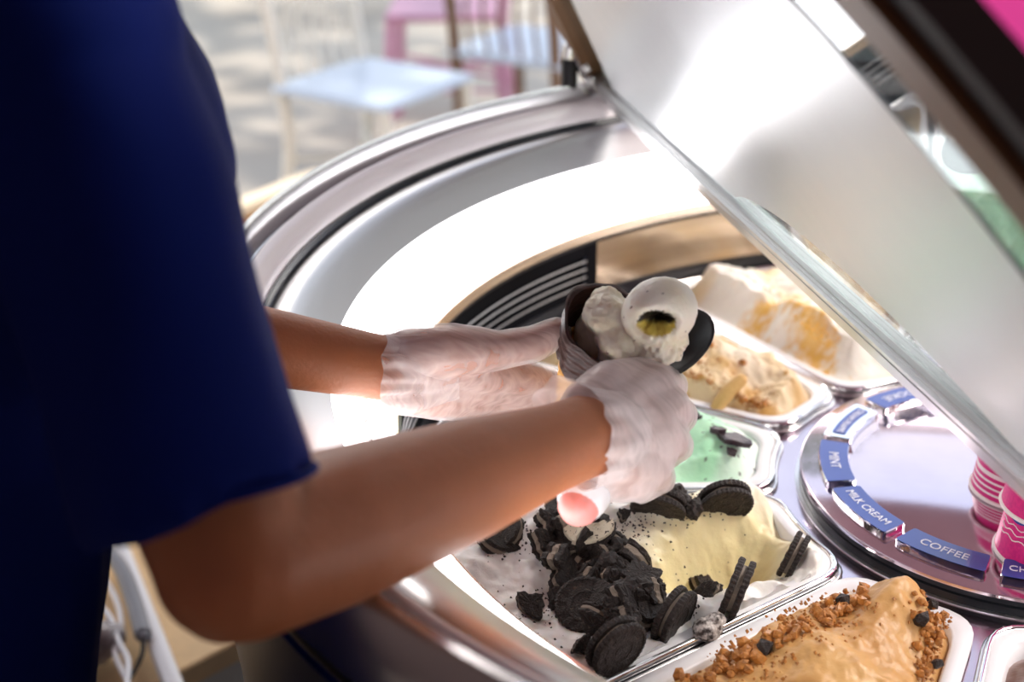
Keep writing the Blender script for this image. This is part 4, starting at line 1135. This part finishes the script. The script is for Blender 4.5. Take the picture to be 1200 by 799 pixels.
# gloves
F1 = film('vinyl_glove', (.92, .85, .84), .24, .44, .30, 48, bumpd=.00028, stretch=(.35, 2.6, .8), rot=(0, 0, .9))
F2 = film('vinyl_glove_right', (.93, .85, .84), .42, .60, .33, 42, bumpd=.00025, stretch=(.35, 2.4, .7), rot=(.5, 0, .4))
def wr(c, n): return .0005*noise.noise(c*70)+.0005*abs(noise.noise(Vector((c.x*60+c.z*120, c.y*60, c.z*20))))
B = Blob(); hand_R(B, .0022)
gR = shift(B.build('right_glove', .0018, F2, None, 6, wr)); tag(gR, 'milky clear vinyl glove pulled tight over the right fist')
B = Blob(); hand_L(B, .0022)
gL = shift(B.build('left_glove', .0018, F1, None, 6, wr)); tag(gL, 'thin clear wrinkled vinyl glove on the left hand')
def cuff(name, path, radii, m, squash, flap_dir, flap, seed, parent, up_=UP, ruf=.0022):
    vs = []; fs = []; n = 96; pts = spline(path, 8); K = len(pts)
    for i, p in enumerate(pts):
        q = i/(K-1); d_ = (pts[min(i+1, K-1)]-pts[max(i-1, 0)]).normalized(); u_, v_, _ = ax3(d_, up_)
        fi = q*(len(radii)-1); i0 = min(int(fi), len(radii)-2); r = radii[i0]+(radii[i0+1]-radii[i0])*(fi-i0)
        for k in range(n):
            a = 2*PI*k/n; dirv = u_*math.cos(a)+v_*math.sin(a)*squash
            rr = r+ruf*(.3+q)*noise.noise(Vector((math.cos(a)*3.5, math.sin(a)*3.5, seed+q*1.2)))*2+ruf*q*math.sin(9*a+seed+2*math.sin(3*a))*.5
            fl = max(0, math.cos(a-flap_dir))**3*flap*q**1.5
            e_ = d_*(.006*q*noise.noise(Vector((math.cos(a)*2, math.sin(a)*2, seed+5))))
            vs.append(p+dirv*(rr+fl)+d_*fl*.7+e_)
    for i in range(K-1):
        for k in range(n): fs.append((i*n+k, i*n+(k+1) % n, (i+1)*n+(k+1) % n, (i+1)*n+k))
    o = pyd(name, vs, fs, m, None, True); o.data.transform(Matrix.Translation(-PO)); o.parent = parent
    return o
cuff('glove_cuff', [atd(540, 435, 1.035), atd(505, 434, 1.035), atd(475, 433, 1.032), atd(444, 433, 1.028)], [.0200, .0262, .0280, .0290], F1, .95, PI*.95, .014, 1.0, gL)
cuff('glove_cuff', [atd(735, 508, .93), atd(712, 510, .92), atd(690, 511, .911), atd(676, 512, .905)], [.0240, .0310, .0325, .0330], F2, 1.0, .75, .009, 3.0, gR, ruf=.0018)

# ================================================================== things behind
def rodset(name, loc, rz, label, cat, colm, seatm, pink=False):
    root = empty(name, loc, (0, 0, rz)); tag(root, label, cat)
    for sx_, sy_ in ((-.19, -.18), (-.19, .18)):      # back legs run up into the back posts
        tube('leg', spline([(sx_-.06, sy_, 0), (sx_+.01, sy_, .25), (sx_, sy_, .45), (sx_-.03, sy_, .65), (sx_-.10, sy_, .88)], 6), .019, colm, root, seg=10)
    for sx_, sy_ in ((.19, -.19), (.19, .19)): tube('leg', [(sx_+.03, sy_, 0), (sx_, sy_, .44)], .018, colm, root, seg=10)
    bm = bmesh.new(); box(bm, (0, 0, .455), (.42, .42, .022), bev=.008)
    for v in bm.verts: v.co.z -= .010*math.exp(-(v.co.x**2+v.co.y**2)/.02)
    bmobj('seat', bm, seatm, root)
    tube('top_rail', [(-.10, -.18, .88), (-.105, 0, .90), (-.10, .18, .88)], .016, colm, root, seg=10)
    for y_ in (-.12, -.06, 0, .06, .12): tube('spindle', spline([(-.19, y_, .46), (-.215, y_, .65), (-.10, y_, .885)], 4), .006, colm, root, seg=8)
    for y_ in (-.185, .185): tube('stretcher', [(-.19, y_, .20), (.20, y_, .20)], .008, colm, root, seg=8)
    tube('stretcher', [(-.20, -.18, .24), (.20, .19, .24)], .008, colm, root, seg=8); tube('stretcher', [(-.20, .18, .24), (.20, -.19, .24)], .008, colm, root, seg=8)
    return root
M_cream = mat('cream_painted_metal', (.82, .79, .70), .4); M_bseat = mat('pale_blue_seat', (.62, .70, .80), .3)
M_pinkm = mat('pink_painted_metal', (.62, .30, .42), .4); M_brn = mat('brown_metal', (.22, .13, .08), .5)
rodset('bistro_chair', (-1.90, 2.52, 0), R(-12), 'cream metal bistro chair with pale blue seat standing nearest behind the case', 'chair', M_cream, M_bseat)
rodset('bistro_chair', (-2.12, 3.55, 0), R(200), 'dusty pink metal bistro chair behind the cream one', 'chair', M_pinkm, M_pinkm)
rodset('bistro_chair', (-1.62, 3.10, 0), R(80), 'pale blue-seated bistro chair with brown legs next to the hinge', 'chair', M_brn, M_bseat)
# wooden barrier panel
M_wood = mat('orange_brown_board', (.42, .20, .06), .6, var=.15, vscale=6, stretch=(1, 1, 8))
wp = empty('wooden_panel', (-1.70, 1.1, 0), (0, 0, R(78))); tag(wp, 'low orange brown wooden panel with a painted sunlit top edge behind the person', 'wooden panel')
bm = bmesh.new(); box(bm, (0, 0, .24), (1.1, .03, .48)); bmobj('board', bm, M_wood, wp)
bm = bmesh.new(); box(bm, (0, 0, .492), (1.1, .04, .020)); bmobj('sunlit_top', bm, mat('painted_sunlit_edge', (.86, .72, .52), .6), wp)  # sunlight on the top edge painted as a paler colour
# shelf of tan board by the case
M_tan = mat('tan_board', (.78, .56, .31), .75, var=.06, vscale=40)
c0 = onz(190, 790, .5); c1 = onz(262, 752, .5); dv = (c1-c0).normalized(); nv = Vector((-dv.y, dv.x, 0))
if nv.dot(onz(200, 690, .5)-c0) < 0: nv = -nv
cb_ = (c0+c1)/2+nv*.30
sb = empty('storage_box', (cb_.x, cb_.y, 0), (0, 0, math.atan2(dv.y, dv.x))); tag(sb, 'tan topped low storage box on the ground beside the case', 'box')
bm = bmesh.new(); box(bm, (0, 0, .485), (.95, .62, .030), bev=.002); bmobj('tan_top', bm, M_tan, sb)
bm = bmesh.new(); box(bm, (0, 0, .235), (.90, .56, .468)); bmobj('carcass', bm, mat('pale_grey_panel', (.62, .62, .60), .6), sb)
# white strip, ribbed hose, tubes and plastic bag lying on the box
q0, q1 = onz(140, 640, .53), onz(206, 810, .53)
tube('white_conduit', [q0+(q0-q1)*.2, q0, q1, q1+(q1-q0)*.5], .0115, M_white, None, seg=12, flat=True); tag(bpy.data.objects['white_conduit'], 'straight white plastic conduit lying across the tan box top', 'conduit')
hz = .545
hpts = spline([onz(120, 640, hz), onz(143, 668, hz), onz(157, 705, hz), onz(168, 745, hz)], 12)
hose = empty('ribbed_hose', hpts[0]); tag(hose, 'grey ribbed hose ending in a thin black wire beside the white conduit', 'hose')
M_grey = mat('grey_hose', (.30, .31, .34), .45)
tube('hose_core', [p-hpts[0] for p in hpts], .0070, M_grey, hose, seg=10)
for k in range(2, len(hpts)-1):
    for u_ in (0, .5):
        p = hpts[k].lerp(hpts[k+1], u_)-hpts[0] if k+1 < len(hpts) else hpts[k]-hpts[0]; d_ = (hpts[min(k+1, len(hpts)-1)]-hpts[k-1]).normalized()
        vs_, fs_ = tube_data([p-d_*.0012, p+d_*.0012], .0098, 12, True, True); pyd('hose_rib', vs_, fs_, M_grey, hose)
tube('wire', [p-hpts[0] for p in spline([hpts[-1], onz(166, 768, hz-.01), onz(150, 799, hz-.02), onz(130, 830, hz-.03)], 6)], .0028, M_black, hose, seg=8)
for i, (pl, lab) in enumerate((([(110, 660), (135, 700), (142, 735), (135, 765), (150, 800), (155, 830)], 'thin white looped tube nearest the ribbed hose'), ([(105, 700), (128, 722), (138, 750), (150, 775), (148, 810)], 'thin white looped tube nearer the plastic bag'))):
    o = tube('thin_tube', spline([onz(x, y, .54+.008*i) for x, y in pl], 6), .0036, M_white, None, seg=8); tag(o, lab, 'tube')
B = Blob(); bc = onz(86, 765, .53)
for k in range(9): B.ell(bc+Vector((rnd.uniform(-.03, .03), rnd.uniform(-.04, .04), rnd.uniform(-.01, .015))), (Vector((1, 0, 0)), Vector((0, 1, 0)), zz_), (.022, .030, .020))
o = B.build('plastic_bag', .005, mat('crumpled_plastic', (.74, .72, .70), .25, col2=(.16, .12, .12), vscale=14, bump=.8, bscale=40), None, 2, lambda c, n: .008*noise.noise(c*35)+.004*noise.noise(c*90))
tag(o, 'crumpled pale plastic bag with dark print on the tan box', 'plastic bag')
# pink sign at the right
pk = atd(1215, -10, 2.6)
pb = empty('pink_sign', (pk.x, pk.y, 0), (0, 0, R(25))); tag(pb, 'hot pink round sign standing outside at the upper right', 'sign')
vs = []; n = 48
for y_ in (-.012, .012):
    for k in range(n): a = 2*PI*k/n; vs.append((.16*math.cos(a), y_, pk.z+.17*math.sin(a)))
pyd('sign_face', vs, [tuple(range(n))[::-1], tuple(range(n, 2*n))]+[(k, (k+1) % n, n+(k+1) % n, n+k) for k in range(n)], mat('hot_pink_plastic', (.90, .07, .42), .4), pb)
tube('sign_post', [(0, 0, 0), (0, 0, pk.z-.17)], .015, M_white, pb, seg=10, flat=True); tube('sign_rim', [(.165*math.cos(2*PI*k/n), 0, pk.z+.175*math.sin(2*PI*k/n)) for k in range(n)], .007, M_white, pb, seg=8, closed=True)
# unseen tree added so its crown dapples the pavement
tree = empty('gobo_tree', (-9.6, 7.2, 0)); tag(tree, 'unseen leafy tree added so its crown shades the pavement', 'tree')
tube('trunk', [(0, 0, 0), (.1, 0, 1.5), (0, .1, 3.2)], [.18, .14, .11], mat('bark', (.12, .08, .05), .9, bump=1, bscale=20), tree, seg=12, flat=True)
for k, e_ in enumerate(((1.9, -1.8, 4.4), (3.2, .3, 4.6), (-1.5, -1, 4.4), (.6, -3.2, 4.5), (1.2, 1.8, 4.6))): tube('branch', [(0, .1, 3.1), Vector(e_)*.55+Vector((0, 0, 1.5)), e_], [.08, .05, .02], MATS['bark'], tree, seg=8)
vs = []; fs = []; rr = random.Random(11)
for _ in range(8500):
    x_, y_ = rr.uniform(-2.4, 6.8), rr.uniform(-4.8, 3.6); z_ = rr.uniform(3.9, 5.0)
    if y_ > -2.3 and noise.noise(Vector((x_*1.5, y_*1.5, 3))) < -.16: continue
    s_ = rr.uniform(.07, .14); q = len(vs); a, b_ = rr.uniform(0, 6.28), rr.uniform(-.5, .5)
    u_ = Vector((math.cos(a), math.sin(a), b_))*s_; v_ = Vector((-math.sin(a), math.cos(a), b_*.5))*s_*.6; c = Vector((x_, y_, z_))
    vs += [c-u_, c-v_, c+u_, c+v_]; fs.append((q, q+1, q+2, q+3))
o = pyd('foliage', vs, fs, mat('green_leaves', (.06, .14, .03), .6), tree); o['kind'] = 'stuff'
